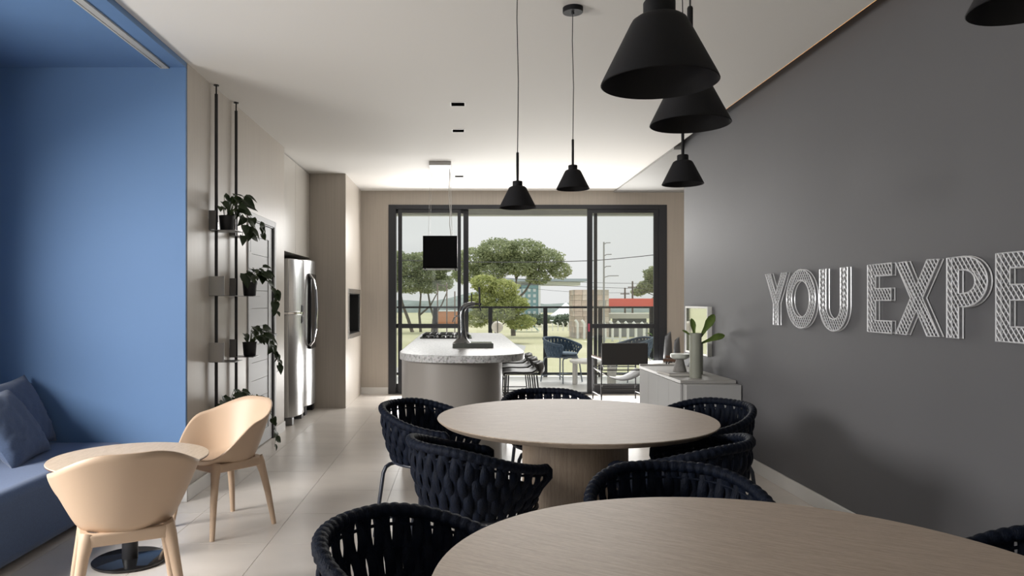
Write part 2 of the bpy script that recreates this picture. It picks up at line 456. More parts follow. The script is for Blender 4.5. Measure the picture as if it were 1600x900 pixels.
# ------------------------------------------------------------------ sliding window wall
w = struct(MB().box(WX0, -0.975, D - 0.01, D + 0.12, 0, WZ).box(2.945, WX1, D - 0.01, D + 0.12, 0, WZ)
           .box(-0.975, 2.945, D - 0.01, D + 0.12, 2.755, WZ).box(-0.975, 2.945, D - 0.005, D + 0.12, -0.01, 0.022), 'window_1', M['frame'], bevel=0.003)
def sash(x0, x1, y, sl, sr, lock=None):
    s = MB()
    y0, y1 = y - 0.02, y + 0.02
    s.box(x0, x0 + sl, y0, y1, 0.022, 2.757).box(x1 - sr, x1, y0, y1, 0.022, 2.757)
    s.box(x0 + sl, x1 - sr, y0, y1, 2.70, 2.757).box(x0 + sl, x1 - sr, y0, y1, 0.022, 0.145).box(x0 + sl, x1 - sr, y0 + 0.002, y1 - 0.002, 0.98, 1.045)
    so = s.build('sash', M['frame'], w, bevel=0.002)
    for z0, z1 in ((0.147, 0.978), (1.047, 2.698)):
        MB().box(x0 + sl, x1 - sr, y - 0.003, y + 0.003, z0, z1).build('pane', M['glass'], so)
    if lock:
        MB().box(lock - 0.012, lock + 0.012, y0 - 0.012, y0, 0.93, 1.05).build('lock', mat('lock_tag', (0.5, 0.09, 0.14), 0.5), so)
sash(-0.945, -0.008, 10.90, 0.058, 0.049)
sash(-1.06, 0.106, 10.955, 0.07, 0.077)
sash(1.878, 2.955, 10.90, 0.077, 0.085, 1.90)
sash(1.988, 3.04, 10.955, 0.048, 0.07)

# balcony
struct(MB().box(-4, 6, D + 0.1, 13.62, -0.18, -0.004), 'floor', M['balcony'])
struct(MB().box(-4, 6, D + 0.14, 13.30, 3.06, 3.25), 'ceiling', M['white'])
struct(MB().box(-4, 6, 13.30, 13.50, 2.955, 3.4), 'trim_3', M['beam'])
RY = 13.40
rl = thing('balcony_railing', 'dark metal balcony railing with clear glass panels beyond the sliding doors', 'railing', (0, RY, 0))
MB().box(-3.5, 5.5, -0.025, 0.025, 1.255, 1.29).build('top_rail', M['frame'], rl)
MB().box(-3.5, 5.5, -0.02, 0.02, 0.03, 0.075).build('bottom_rail', M['frame'], rl)
px = [-2.5, -1.49, -0.48, 0.53, 1.54, 2.547, 3.49, 4.5]
pm = MB().box(-0.037, 0.037, -0.022, 0.022, 0.0, 1.255).mesh('post', M['frame'])
for x in px:
    o = bpy.data.objects.new('post', pm); COL.objects.link(o); o.parent = rl; o.location = (x, 0, 0)
for a, c in zip(px[:-1], px[1:]):
    MB().box(a + 0.037, c - 0.037, -0.004, 0.004, 0.076, 1.254).build('glass_panel', M['rail_glass'], rl)

# ------------------------------------------------------------------ white door in the left wall
d = struct(MB().box(XL - 0.06, XL + 0.012, DY0 - 0.06, DY0, 0, DZ + 0.06).box(XL - 0.06, XL + 0.012, DY1, DY1 + 0.06, 0, DZ + 0.06)
           .box(XL - 0.06, XL + 0.012, DY0, DY1, DZ, DZ + 0.06), 'door_1', M['door_white'], bevel=0.004)
MB().box(XL - 0.055, XL - 0.0, DY0, DY0 + 0.012, 0, DZ).box(XL - 0.055, XL, DY1 - 0.012, DY1, 0, DZ).box(XL - 0.055, XL, DY0, DY1, DZ - 0.010, DZ).build('jamb_dark_strip', M['black_metal'], d)  # black strips imitate the dark reflections along the white jambs
lf = MB().box(XL - 0.062, XL - 0.014, DY0 + 0.014, DY0 + 0.13, 0.01, DZ - 0.012).box(XL - 0.062, XL - 0.014, DY1 - 0.13, DY1 - 0.014, 0.01, DZ - 0.012)\
    .box(XL - 0.062, XL - 0.014, DY0 + 0.13, DY1 - 0.13, DZ - 0.14, DZ - 0.012).box(XL - 0.062, XL - 0.014, DY0 + 0.13, DY1 - 0.13, 0.01, 0.14).build('door_leaf', M['door_white'], d)
pz = (DZ - 0.14 - 0.14) / 11
pm = MB().box(-0.012, 0.012, -0.293, 0.293, -pz / 2 + 0.002, pz / 2 - 0.002).mesh('panel', M['door_white'])
for i in range(11):
    o = bpy.data.objects.new('panel', pm); COL.objects.link(o); o.parent = lf
    o.location = (XL - 0.036, (DY0 + DY1) / 2, 0.14 + (i + 0.5) * pz)
hd = MB().cyl((XL - 0.014, DY1 - 0.075, 1.05), (XL + 0.05, DY1 - 0.075, 1.05), 0.011).tube([(XL + 0.045, DY1 - 0.075, 1.05), (XL + 0.045, DY1 - 0.19, 1.05)], 0.010)\
    .box(XL - 0.014, XL - 0.008, DY1 - 0.095, DY1 - 0.055, 0.93, 1.10)
hd.build('door_handle', M['black_metal'], d)
MB().box(XL - 0.014, XL - 0.002, DY0 + 0.05, DY0 + 0.07, 1.83, 1.99).build('closer', M['black_metal'], d)

# ------------------------------------------------------------------ overhead cabinet, two fridges
t = thing('overhead_cabinet', 'pale beige overhead cabinet with two tall doors above the steel fridges', 'cabinet', (-1.96, 7.83, 1.94))
MB().box(-0.68, -0.022, 0.0, 1.58, 0, 1.07).build('body', M['beige_door'], t)
for a in (0.002, 0.793):
    MB().box(-0.02, 0.0, a, a + 0.785, 0.0, 1.078).build('door', M['beige_door'], t, bevel=0.0015)

def front_slab(y0, y1, xe, xb, z0, z1, n=14, back=-0.06):
    poly = []
    for i in range(n + 1):
        u = i / n
        y = y0 + (y1 - y0) * u
        x = xe + (xb - xe) * (1 - abs(2 * u - 1) ** 2.4)
        poly.append((x, y))
    poly += [(xe + back, y1), (xe + back, y0)]
    return MB().prism(poly, z0, z1)
t = thing('refrigerator', 'brushed steel top freezer fridge with two curved doors, nearest to the white door', 'fridge', (-2.25, 8.385, 0))
w2 = 0.315
MB().box(-0.39, 0.27, -w2, w2, 0.08, 1.855).build('body', M['steel_dark'], t, bevel=0.008)
for nm, z0, z1 in (('lower_door', 0.09, 1.235), ('freezer_door', 1.262, 1.855)):
    front_slab(-w2, w2, 0.335, 0.425, z0, z1).build(nm, M['steel'], t, bevel=0.006)
front_slab(-w2 - 0.01, w2, 0.337, 0.437, 1.236, 1.261).build('door_trim', M['chrome'], t)
for z in (1.30, 1.175):
    MB().box(0.405, 0.432, -0.06, 0.03, z - 0.045, z + 0.04).build('grip', M['black_metal'], t, bevel=0.008)
for yy in (-0.24, 0.24):
    MB().box(0.12, 0.37, yy - 0.045, yy + 0.045, 0, 0.085).build('foot', M['steel_dark'], t, bevel=0.006)
t = thing('refrigerator', 'steel single door fridge with a long curved handle, standing next to the beige tower', 'fridge', (-2.25, 9.09, 0))
w2 = 0.305
MB().box(-0.39, 0.27, -w2, w2, 0.10, 1.885).build('body', M['steel_dark'], t, bevel=0.008)
dr = front_slab(-w2, w2, 0.335, 0.415, 0.11, 1.885).build('door', M['steel'], t, bevel=0.006)
MB().box(0.385, 0.42, -0.20, 0.10, 0.80, 1.72).build('display_panel', M['black_glass'], t, bevel=0.01)
MB().tube([(0.40, -0.2, 0.84), (0.445, -0.2, 0.90), (0.475, -0.2, 1.05), (0.485, -0.2, 1.27), (0.475, -0.2, 1.5), (0.445, -0.2, 1.65), (0.40, -0.2, 1.71)], 0.016, 10).build('handle', M['chrome'], t)
for yy in (-0.22, 0.22):
    MB().box(0.12, 0.36, yy - 0.05, yy + 0.05, 0, 0.105).build('foot', M['black_metal'], t, bevel=0.006)

# ------------------------------------------------------------------ ceiling downlights
for y, lab in ((6.10, 'small square black recessed downlight, nearest of the three in the ceiling row'),
               (7.05, 'small square black recessed downlight in the middle of the ceiling row of three'),
               (9.62, 'small square recessed downlight beside the hood cables, farthest of the three')):
    t = thing('downlight', lab, 'downlight', (-0.03, y, H), group='recessed ceiling downlights')
    MB().box(-0.062, 0.062, -0.062, -0.055, -0.0025, -0.0005).box(-0.062, 0.062, 0.055, 0.062, -0.0025, -0.0005).box(-0.062, -0.055, -0.055, 0.055, -0.0025, -0.0005).box(0.055, 0.062, -0.055, 0.055, -0.0025, -0.0005).build('trim_ring', M['white'], t)
    MB().box(-0.055, 0.055, -0.055, 0.055, -0.0022, -0.0005).build('lens', mat('downlight_black', (0.004, 0.004, 0.004), 1.0, spec=0.0), t)
# ================================================================== PENDANTS
def make_pendant(cord_top, canopy=True):
    """local origin = rim centre; cord runs up to cord_top"""
    t = thing('pendant_lamp', 'x', 'pendant lamp', (0, 0, 0), group='black cone pendants')
    R = 0.0935
    out = [(R, 0), (R * 0.985, 0.004), (0.047, 0.094), (0.043, 0.101), (0.036, 0.106), (0.0, 0.106)]
    inn = [(R - 0.003, 0.001), (0.044, 0.09), (0.036, 0.10), (0.0, 0.10)]
    n = 48
    MB().lathe(list(reversed(inn)) + [(R - 0.0015, -0.001)] + out, n).build('shade', M['pendant'], t, sharp=40)
    MB().lathe([(0, 0.100), (0.0255, 0.1005), (0.0255, 0.130), (0.0235, 0.133), (0, 0.133)], 32).build('collar', M['pendant'], t)
    MB().lathe([(0, 0.132), (0.0068, 0.132), (0.0068, 0.275), (0.005, 0.279), (0, 0.279)], 16).build('rod', M['pendant'], t)
    MB().tube([(0, 0, 0.275), (0.004, 0, 0.275 + (cord_top - 0.275) * 0.4), (-0.003, 0, 0.275 + (cord_top - 0.275) * 0.75), (0, 0, cord_top)], 0.0024, 6).build('cord', M['black_metal'], t)
    cz = cord_top
    cp = MB().lathe([(0, cz - 0.028), (0.055, cz - 0.028), (0.0565, cz - 0.026), (0.0565, cz), (0, cz)], 32).build('canopy', M['pendant'], t)
    MB().lathe([(0, cz - 0.040), (0.007, cz - 0.040), (0.008, cz - 0.0275), (0, cz - 0.0275)], 12).build('cord_grip', M['black_metal'], cp)
    MB().lathe([(0, 0.045), (0.018, 0.05), (0.025, 0.065), (0.018, 0.085), (0.014, 0.10), (0, 0.10)], 20).build('bulb', M['diffuser'], t)
    return t
for x, y, z, lab in ((0.283, 3.68, 1.853, 'black cone pendant hanging lowest, in front of the open middle of the glass doors'),
                     (0.626, 4.10, 2.012, 'small black cone pendant whose round ceiling canopy is in view'),
                     (1.010, 3.33, 1.915, 'black cone pendant hanging just left of the grey wall end, below another cone'),
                     (0.320, 1.18, 1.733, 'largest black cone pendant, hanging in the foreground over the near table'),
                     (0.542, 1.73, 1.800, 'black cone pendant partly hidden behind the largest foreground cone'),
                     (1.010, 1.30, 1.906, 'black cone pendant cut off by the top right corner of the photo')):
    p = make_pendant(H - z)
    p.location = (x, y, z); p['label'] = lab

# ================================================================== RANGE HOOD
t = thing('range_hood', 'black box range hood hung on thin steel cables above the island cooktop', 'range hood', (-0.252, 8.85, 1.77))
hw, hh = 0.203, 0.385
MB().prism([(-hw, -0.25), (hw, -0.25), (hw, 0.25), (-hw, 0.25)], 0.012, hh).build('body', M['hood'], t, bevel=0.004)
MB().box(-hw - 0.006, hw + 0.006, -0.256, 0.256, 0.0, 0.012).build('lower_lip', M['hood'], t)
for sx in (-1, 1):
    for sy in (-1, 1):
        MB().lathe([(0, -0.012), (0.009, -0.012), (0.009, 0.001), (0, 0.001)], 12, (sx * 0.18, sy * 0.22, 0)).build('fixing_stud', M['black_metal'], t)
top = H - 1.77
for sx in (-1, 1):
    for sy in (-1, 1):
        MB().tube([(sx * 0.115, sy * 0.2, top - 0.04), (sx * 0.14, sy * 0.22, hh)], 0.0016, 6).build('cable', M['steel'], t)
MB().tube([(0.11, 0.0, top - 0.04), (0.100, 0.0, 0.9), (0.115, 0.02, 0.70), (0.108, 0.0, 0.55), (0.128, -0.02, hh)], 0.0045, 8).build('power_cord', M['white'], t)
MB().box(-0.13, 0.13, -0.26, 0.26, top - 0.045, top - 0.0005).build('ceiling_plate', M['white'], t, bevel=0.004)

# ================================================================== ISLAND
def stadium(x0, x1, y0, y1, dep, ex=2.4, n=28, far=0.25):
    cx, hw = (x0 + x1) / 2, (x1 - x0) / 2
    pts = []
    for i in range(n + 1):
        a = PI + PI * i / n
        c, s = math.cos(a), math.sin(a)
        pts.append((cx + hw * math.copysign(abs(c) ** (2 / ex), c), y0 + dep - dep * abs(s) ** (2 / ex)))
    for i in range(n + 1):
        a = PI * i / n
        c, s = math.cos(a), math.sin(a)
        pts.append((cx + hw * math.copysign(abs(c) ** (2 / 3.0), c), y1 - far + far * abs(s) ** (2 / 3.0)))
    return pts
t = thing('kitchen_island', 'long warm grey kitchen island body with a rounded near end', 'island', (0, 8.0, 0))
P = [(x, y - 8.0) for x, y in stadium(-0.515, 0.352, 5.86, 9.93, 0.47, 2.1)]
MB().prism(P, 0.0, 0.888).build('cabinet_body', M['island'], t, bevel=0.003)
MB().box(-0.522, -0.512, -1.35, -1.25, 0.55, 0.72).build('socket_plate', M['white'], t)
wt = MB().prism([(x, y - 8.0) for x, y in stadium(-0.532, 0.543, 5.77, 10.0, 0.60, 2.5, 36)], 0.89, 0.95).build('worktop', M['granite'], bevel=0.005)
wt.location = (0, 8.0, 0)
tag(wt, 'speckled pale granite worktop with rounded end lying on the grey island', 'worktop')

# cooktop
t = thing('gas_cooktop', 'black glass gas cooktop with cast iron grates set in the island worktop', 'cooktop', (-0.18, 8.82, 0.9505))
MB().box(-0.30, 0.30, -0.40, 0.36, 0.0, 0.010).build('glass_top', M['black_glass'], t, bevel=0.003)
for gx in (-0.19, 0.0, 0.19):
    for gy in (-0.17, 0.15):
        g = MB()
        g.box(gx - 0.085, gx + 0.085, gy - 0.14, gy - 0.128, 0.035, 0.047).box(gx - 0.085, gx + 0.085, gy + 0.128, gy + 0.14, 0.035, 0.047)
        g.box(gx - 0.085, gx - 0.073, gy - 0.128, gy + 0.128, 0.035, 0.047).box(gx + 0.073, gx + 0.085, gy - 0.128, gy + 0.128, 0.035, 0.047)
        g.box(gx - 0.073, gx + 0.073, gy - 0.006, gy + 0.006, 0.036, 0.048).box(gx - 0.006, gx + 0.006, gy - 0.128, gy + 0.128, 0.036, 0.048)
        for a in (-1, 1):
            for c in (-1, 1): g.box(gx + a * 0.079 - 0.006, gx + a * 0.079 + 0.006, gy + c * 0.134 - 0.006, gy + c * 0.134 + 0.006, 0.010, 0.036)
        g.build('grate', M['cast_iron'], t)
        MB().lathe([(0, 0.010), (0.042, 0.010), (0.045, 0.02), (0.034, 0.024), (0.034, 0.030), (0, 0.031)], 20, (gx, gy, 0)).build('burner', M['chrome'], t)
for i in range(5):
    MB().lathe([(0, 0.010), (0.016, 0.010), (0.014, 0.032), (0, 0.033)], 14, (-0.2 + 0.1 * i, -0.36, 0)).build('knob', M['chrome'], t)

# beer tap
t = thing('beer_tap', 'gooseneck chrome beer tap with black lever on a flat drip tray base, on the island', 'beer tap', (0.107, 6.86, 0.9505))
MB().box(-0.189, 0.189, -0.11, 0.11, 0.0, 0.040).build('drip_tray', mat('tray_metal', (0.10, 0.105, 0.095), 0.4, metal=0.6), t, bevel=0.003)
MB().box(-0.03, 0.18, -0.09, 0.09, 0.0405, 0.046).build('tray_grid', M['chrome'], t, bevel=0.002)
MB().lathe([(0.088, 0.041), (0.066, 0.06), (0.048, 0.085), (0.037, 0.12), (0.033, 0.16)], 28, (-0.10, 0, 0)).build('column_foot', M['dark_chrome'], t)
pts = [(-0.10, 0, 0.15), (-0.105, 0, 0.24), (-0.107, 0, 0.31), (-0.095, 0, 0.36), (-0.065, 0, 0.392), (-0.02, 0, 0.405), (0.02, 0, 0.408)]
MB().tube(pts, [0.034, 0.030, 0.029, 0.028, 0.026, 0.022, 0.018], 18).build('column', M['dark_chrome'], t)
MB().tube([(0.0, 0, 0.408), (0.08, 0, 0.404)], 0.0095, 12).lathe([(0, -0.012), (0.015, -0.012), (0.015, 0.012), (0, 0.012)], 14, (0.066, 0, 0.403)).build('tap_arm', M['black_metal'], t)
MB().tube([(0.055, 0, 0.40), (0.068, 0, 0.375), (0.076, 0, 0.34)], 0.0065, 10).build('spout', M['black_metal'], t)
MB().tube([(0.062, 0, 0.41), (0.064, 0, 0.45), (0.063, 0, 0.50), (0.060, 0, 0.565)], [0.007, 0.010, 0.008, 0.012], 12).build('lever', M['black_metal'], t)
MB().tube([(-0.012, 0.02, 0.41), (-0.012, 0.02, 0.505)], 0.006, 10).build('side_lever', M['black_metal'], t)
MB().tube([(-0.13, 0, 0.295), (-0.155, 0, 0.292), (-0.178, 0, 0.272), (-0.19, 0, 0.235)], 0.006, 10).build('side_spout', M['dark_chrome'], t)

# ================================================================== BAR STOOLS (local +Y = front)
def make_stool():
    t = thing('bar_stool', 'x', 'bar stool', (0, 0, 0), group='bar stools along the island')
    rows = []
    prof = [(0.20, 0.632), (0.19, 0.648), (0.10, 0.655), (0.0, 0.652), (-0.08, 0.655), (-0.13, 0.685), (-0.165, 0.74), (-0.185, 0.775), (-0.20, 0.770), (-0.215, 0.72), (-0.213, 0.675)]
    for i, (y, z) in enumerate(prof):
        hw = 0.205 if i < 6 else 0.205 - 0.012 * (i - 5)
        row = []
        for k in range(13):
            u = -1 + 2 * k / 12
            zz = z + (0.022 * abs(u) ** 3 if i < 7 else -0.03 * abs(u) ** 2)
            row.append((hw * u, y + (0.0 if i < 6 else 0.06 * u * u), zz))
        rows.append(row)
    MB().grid(rows).build('seat_shell', M['stool'], t, solid=0.016, sharp=60)
    for sx in (-1, 1):
        for y0, y1 in ((0.15, 0.18), (-0.13, -0.20)):
            MB().tube([(sx * 0.15, y0, 0.645), (sx * 0.19, y1, 0.0)], 0.0075, 8).build('leg', M['black_metal'], t)
    z = 0.36
    f = 1 - z / 0.645
    a = 0.15 + 0.04 * f; yf = 0.15 + 0.03 * f; yb = -0.13 - 0.07 * f
    MB().tube([(-a, yf, z), (a, yf, z)], 0.007, 8).build('footrest', M['black_metal'], t)
    MB().tube([(-a, yb, z), (a, yb, z)], 0.006, 8).tube([(-a, yf, z), (-a, yb, z)], 0.006, 8).tube([(a, yf, z), (a, yb, z)], 0.006, 8).build('stretcher', M['black_metal'], t)
    return t
st = make_stool()
for i, (x, y, lab) in enumerate(((0.62, 7.42, 'low back charcoal bar stool at the island, nearest of the three'),
                                 (0.62, 7.98, 'low back charcoal bar stool at the island, middle of the three'),
                                 (0.62, 8.56, 'low back charcoal bar stool at the island, farthest of the three'))):
    if i == 0: st.location = (x, y, 0); st.rotation_euler = (0, 0, face(-1, 0.0)); st['label'] = lab
    else: dup(st, (x, y, 0), face(-1, 0.0), lab)

# ================================================================== DINING TABLES
def dining_table(loc, lab):
    t = thing('dining_table', lab, 'table', loc, group='round oak dining tables')
    R = 0.748
    MB().lathe([(0, 0.722), (R - 0.03, 0.722), (R - 0.004, 0.741), (R, 0.746), (R - 0.002, 0.75), (0, 0.75)], 128).build('tabletop', M['oak'], t, sharp=30)
    MB().lathe([(0, 0.0), (0.285, 0.0), (0.285, 0.7215), (0, 0.7215)], 72).build('pedestal', M['oak_v'], t)
    return t
T2 = (0.617, 3.97); T1 = (0.675, 1.605)
t2 = dining_table((*T2, 0), 'round bleached oak dining table on a drum base, farther one near the island')
t2.children[0]
t1_ = dining_table((*T1, 0), 'round bleached oak dining table in the foreground, cut off by the photo bottom edge')
t1_.rotation_euler = (0, 0, -0.55)

# ================================================================== ROPE CHAIRS (local +Y = front)
def rope_chair(rope, tube, fabric, name='rope_armchair', label='x', lean=True):
    t = thing(name, label, 'chair', (0, 0, 0))
    RT, RB, ZB = 0.305, 0.240, 0.445
    TE = math.radians(128)
    def hgt(th):
        a = abs(math.degrees(th))
        return 0.748 - 0.105 * smooth(25, 135, a) - 0.012 * (a / 128) ** 2
    def topp(th): return Vector((RT * math.sin(th), -RT * math.cos(th) * (1.0 if abs(th) < PI / 2 else 1.14), hgt(th)))
    def botp(th): return Vector((RB * math.sin(th), -RB * math.cos(th), ZB))
    def shell(th, v, off=0.0):
        r0 = botp(th); r1 = topp(th)
        f = math.sin(v * PI / 2) ** 0.9
        p = Vector((r0.x + (r1.x - r0.x) * f, r0.y + (r1.y - r0.y) * f, r0.z + (r1.z - r0.z) * v))
        nr = Vector((math.sin(th), -math.cos(th), -0.15)).normalized()
        return p + nr * off
    # wrapped rim
    path = []; N = 230
    for i in range(N + 1):
        th = -TE + 2 * TE * i / N
        path.append(topp(th))
    e0, e1 = path[0], path[-1]
    def tail(th):
        a, c = topp(th), botp(th); fw = Vector((0, 0.022, 0))
        return [a + fw * 0.7 + Vector((0, 0, -0.012)), a + fw + Vector((0, 0, -0.04)), a.lerp(c, 0.45) + fw * 0.8, a.lerp(c, 0.75) + fw * 0.5, c + Vector((0, 0, 0.0))]
    full = list(reversed(tail(-TE))) + path + tail(TE)
    s = 0.0; rs = []
    for i, p in enumerate(full):
        if i: s += (p - full[i - 1]).length
        u = (s / 0.033) % 1.0
        rs.append((0.0185 + 0.0048 * math.sin(PI * u) ** 0.6) * (1.0 if 3 < i < len(full) - 4 else 0.72))
    MB().tube(full, rs, 10).build('rim_wrap', rope, t, sharp=70)
    # strands
    NS = 42
    for i in range(NS):
        th0 = -TE + 2 * TE * (i + 0.5) / NS
        dth = 2 * TE / NS
        ln = (1 if i % 2 else -1) * 0.16 * dth
        pts = []; rr = []
        K = 16
        for k in range(K + 1):
            v = k / K
            th = th0 + ln * (1 - 2 * smooth(0.25, 1.0, v)) * (1.0 if lean else 0.4) * -1
            ph = math.cos(PI * (4.0 * v + (i % 2)))
            pts.append(shell(th, v, 0.0075 * ph))
            rr.append(0.0190 + 0.0020 * max(0, ph) - 0.0040 * smooth(0.70, 1.0, v))
        m = MB()
        # flattened: broad along the tangent, thin radially
        up = Vector((math.cos(th0), math.sin(th0), 0))
        m.tube(pts, rr, 8, flat=0.42, up=up)
        m.build('strand', rope, t, sharp=80)
    for q, vv in enumerate((0.125, 0.375, 0.625, 0.86)):
        pts = []
        for i in range(2 * NS + 1):
            th = -TE + 2 * TE * i / (2 * NS)
            ph = math.cos(PI * (4.0 * vv)) * math.cos(PI * (i - 1) / 2 * 1.0)
            pts.append(shell(th, vv, -0.002))
        MB().tube(pts, 0.0055, 6).build('weft_rope', rope, t, sharp=80)
    # seat frame and pads
    ring = [(0.235 * math.sin(a), -0.24 * math.cos(a) + (0.05 * smooth(0, 1, -math.cos(a))), ZB - 0.012) for a in [2 * PI * k / 40 for k in range(40)]]
    MB().tube(ring, 0.011, 8, closed=True).build('seat_ring', tube, t)
    def pad(r, yf, z0, z1):
        rows = []
        for rr, z in ((0.02, z0), (0.85, z0), (0.97, z0 + 0.25 * (z1 - z0)), (1.0, z0 + 0.5 * (z1 - z0)), (0.97, z0 + 0.75 * (z1 - z0)), (0.86, z1 - 0.004), (0.5, z1), (0.02, z1)):
            row = []
            for k in range(40):
                a = 2 * PI * k / 40
                y = -math.cos(a)
                yy = r * y if y < 0 else yf * y
                row.append((r * math.sin(a) * rr, yy * rr, z))
            rows.append(row)
        return MB().grid(rows, closed_u=True)
    pad(0.225, 0.315, ZB - 0.004, ZB + 0.026).build('seat_base', rope, t, sharp=60)
    pad(0.222, 0.310, ZB + 0.028, ZB + 0.072).build('seat_cushion', fabric, t, sharp=60)
    # legs
    for sx in (-1, 1):
        for sy in (-1, 1):
            pts = [(sx * 0.06, sy * 0.185, ZB - 0.03), (sx * 0.165, sy * 0.20, ZB - 0.03), (sx * 0.195, sy * 0.208, ZB - 0.042), (sx * 0.212, sy * 0.215, ZB - 0.075), (sx * 0.25, sy * 0.25, 0.0)]
            MB().tube(pts, 0.0115, 10).build('leg', tube, t)
            MB().cyl((sx * 0.15, sy * 0.198, ZB - 0.03), (sx * 0.15, sy * 0.17, ZB - 0.01), 0.008).build('leg_bracket', tube, t)
        arc = [(sx * (0.243 - 0.10 * math.sin(PI * k / 12)), -0.237 + 0.474 * k / 12, 0.10 + 0.03 * math.sin(PI * k / 12)) for k in range(13)]
        MB().tube(arc, 0.008, 8).build('stretcher', tube, t)
    MB().tube([(-0.148, 0, 0.13), (0.148, 0, 0.13)], 0.008, 8).build('stretcher', tube, t)
    return t
rc = rope_chair(M['rope'], M['navy_tube'], M['navy_fabric'])
G1 = 'navy rope dining armchairs'
spots = [((-0.17, 4.38), (0.88, -0.48), 'dark navy woven rope armchair left of the farther table, its inside showing'),
         ((0.07, 3.36), (0.86, 0.51), 'dark navy woven rope armchair left between the two tables, its outer side and legs showing'),
         ((0.58, 4.86), (0.0, -1.0), 'dark navy woven rope armchair behind the farther table, only its curved top showing'),
         ((1.43, 4.40), (-0.88, -0.47), 'dark navy woven rope armchair right of the farther table beside the sideboard end'),
         ((1.02, 3.40), (-0.80, 0.60), 'dark navy woven rope armchair right between the tables, its back towards the grey wall'),
         ((0.75, 2.50), (-0.08, -1.0), 'dark navy woven rope armchair facing the camera just behind the foreground table'),
         ((-0.07, 1.96), (0.90, -0.42), 'dark navy woven rope armchair left of the foreground table, cut by the bottom edge'),
         ((1.50, 1.78), (-0.96, -0.25), 'dark navy woven rope armchair right of the foreground table, only a rim sliver in view')]
for i, (c, fd, lab) in enumerate(spots):
    if i == 0:
        rc.location = (*c, 0); rc.rotation_euler = (0, 0, face(*fd)); tag(rc, lab, group=G1)
    else:
        dup(rc, (*c, 0), face(*fd), lab, G1)
ro = rope_chair(M['rope_out'], M['grey_blue_tube'], M['blue_grey_fabric'], 'outdoor_armchair')
ro.location = (1.72, 12.55, 0); ro.rotation_euler = (0, 0, face(0.66, -0.75))
tag(ro, 'blue rope outdoor armchair with pale cushion on the balcony, left of the white low table', group='blue outdoor armchairs')
dup(ro, (3.00, 12.65, 0), face(-0.97, -0.22), 'blue rope outdoor armchair on the balcony, half hidden behind the black sling chair')
# ================================================================== CAFE CORNER
t = thing('cafe_table', 'small round pale wood cafe table on a black disc base by the blue sofa', 'table', (-1.76, 3.875, 0))
MB().lathe([(0, 0.535), (0.375, 0.535), (0.395, 0.548), (0.397, 0.553), (0.395, 0.557), (0, 0.557)], 96).build('tabletop', M['maple'], t, sharp=30)
MB().lathe([(0, 0.536), (0.3965, 0.5475), (0.397, 0.553), (0.3955, 0.5480), (0.37, 0.5340), (0, 0.5340)], 96).build('dark_edge', mat('dark_edge', (0.10, 0.045, 0.03), 0.5), t)
MB().lathe([(0, 0.004), (0.183, 0.004), (0.187, 0.007), (0.187, 0.016), (0.180, 0.020), (0, 0.022)], 64).build('base_disc', M['black_glass'], t)
MB().lathe([(0, 0.021), (0.040, 0.021), (0.040, 0.525), (0.12, 0.527), (0.12, 0.534), (0, 0.534)], 28).build('column', M['black_metal'], t)
for a in range(4):
    MB().lathe([(0, 0), (0.012, 0), (0.012, 0.006), (0, 0.006)], 10, (0.165 * math.cos(a * PI / 2 + 0.6), 0.165 * math.sin(a * PI / 2 + 0.6), 0)).build('foot_pad', M['black_metal'], t)

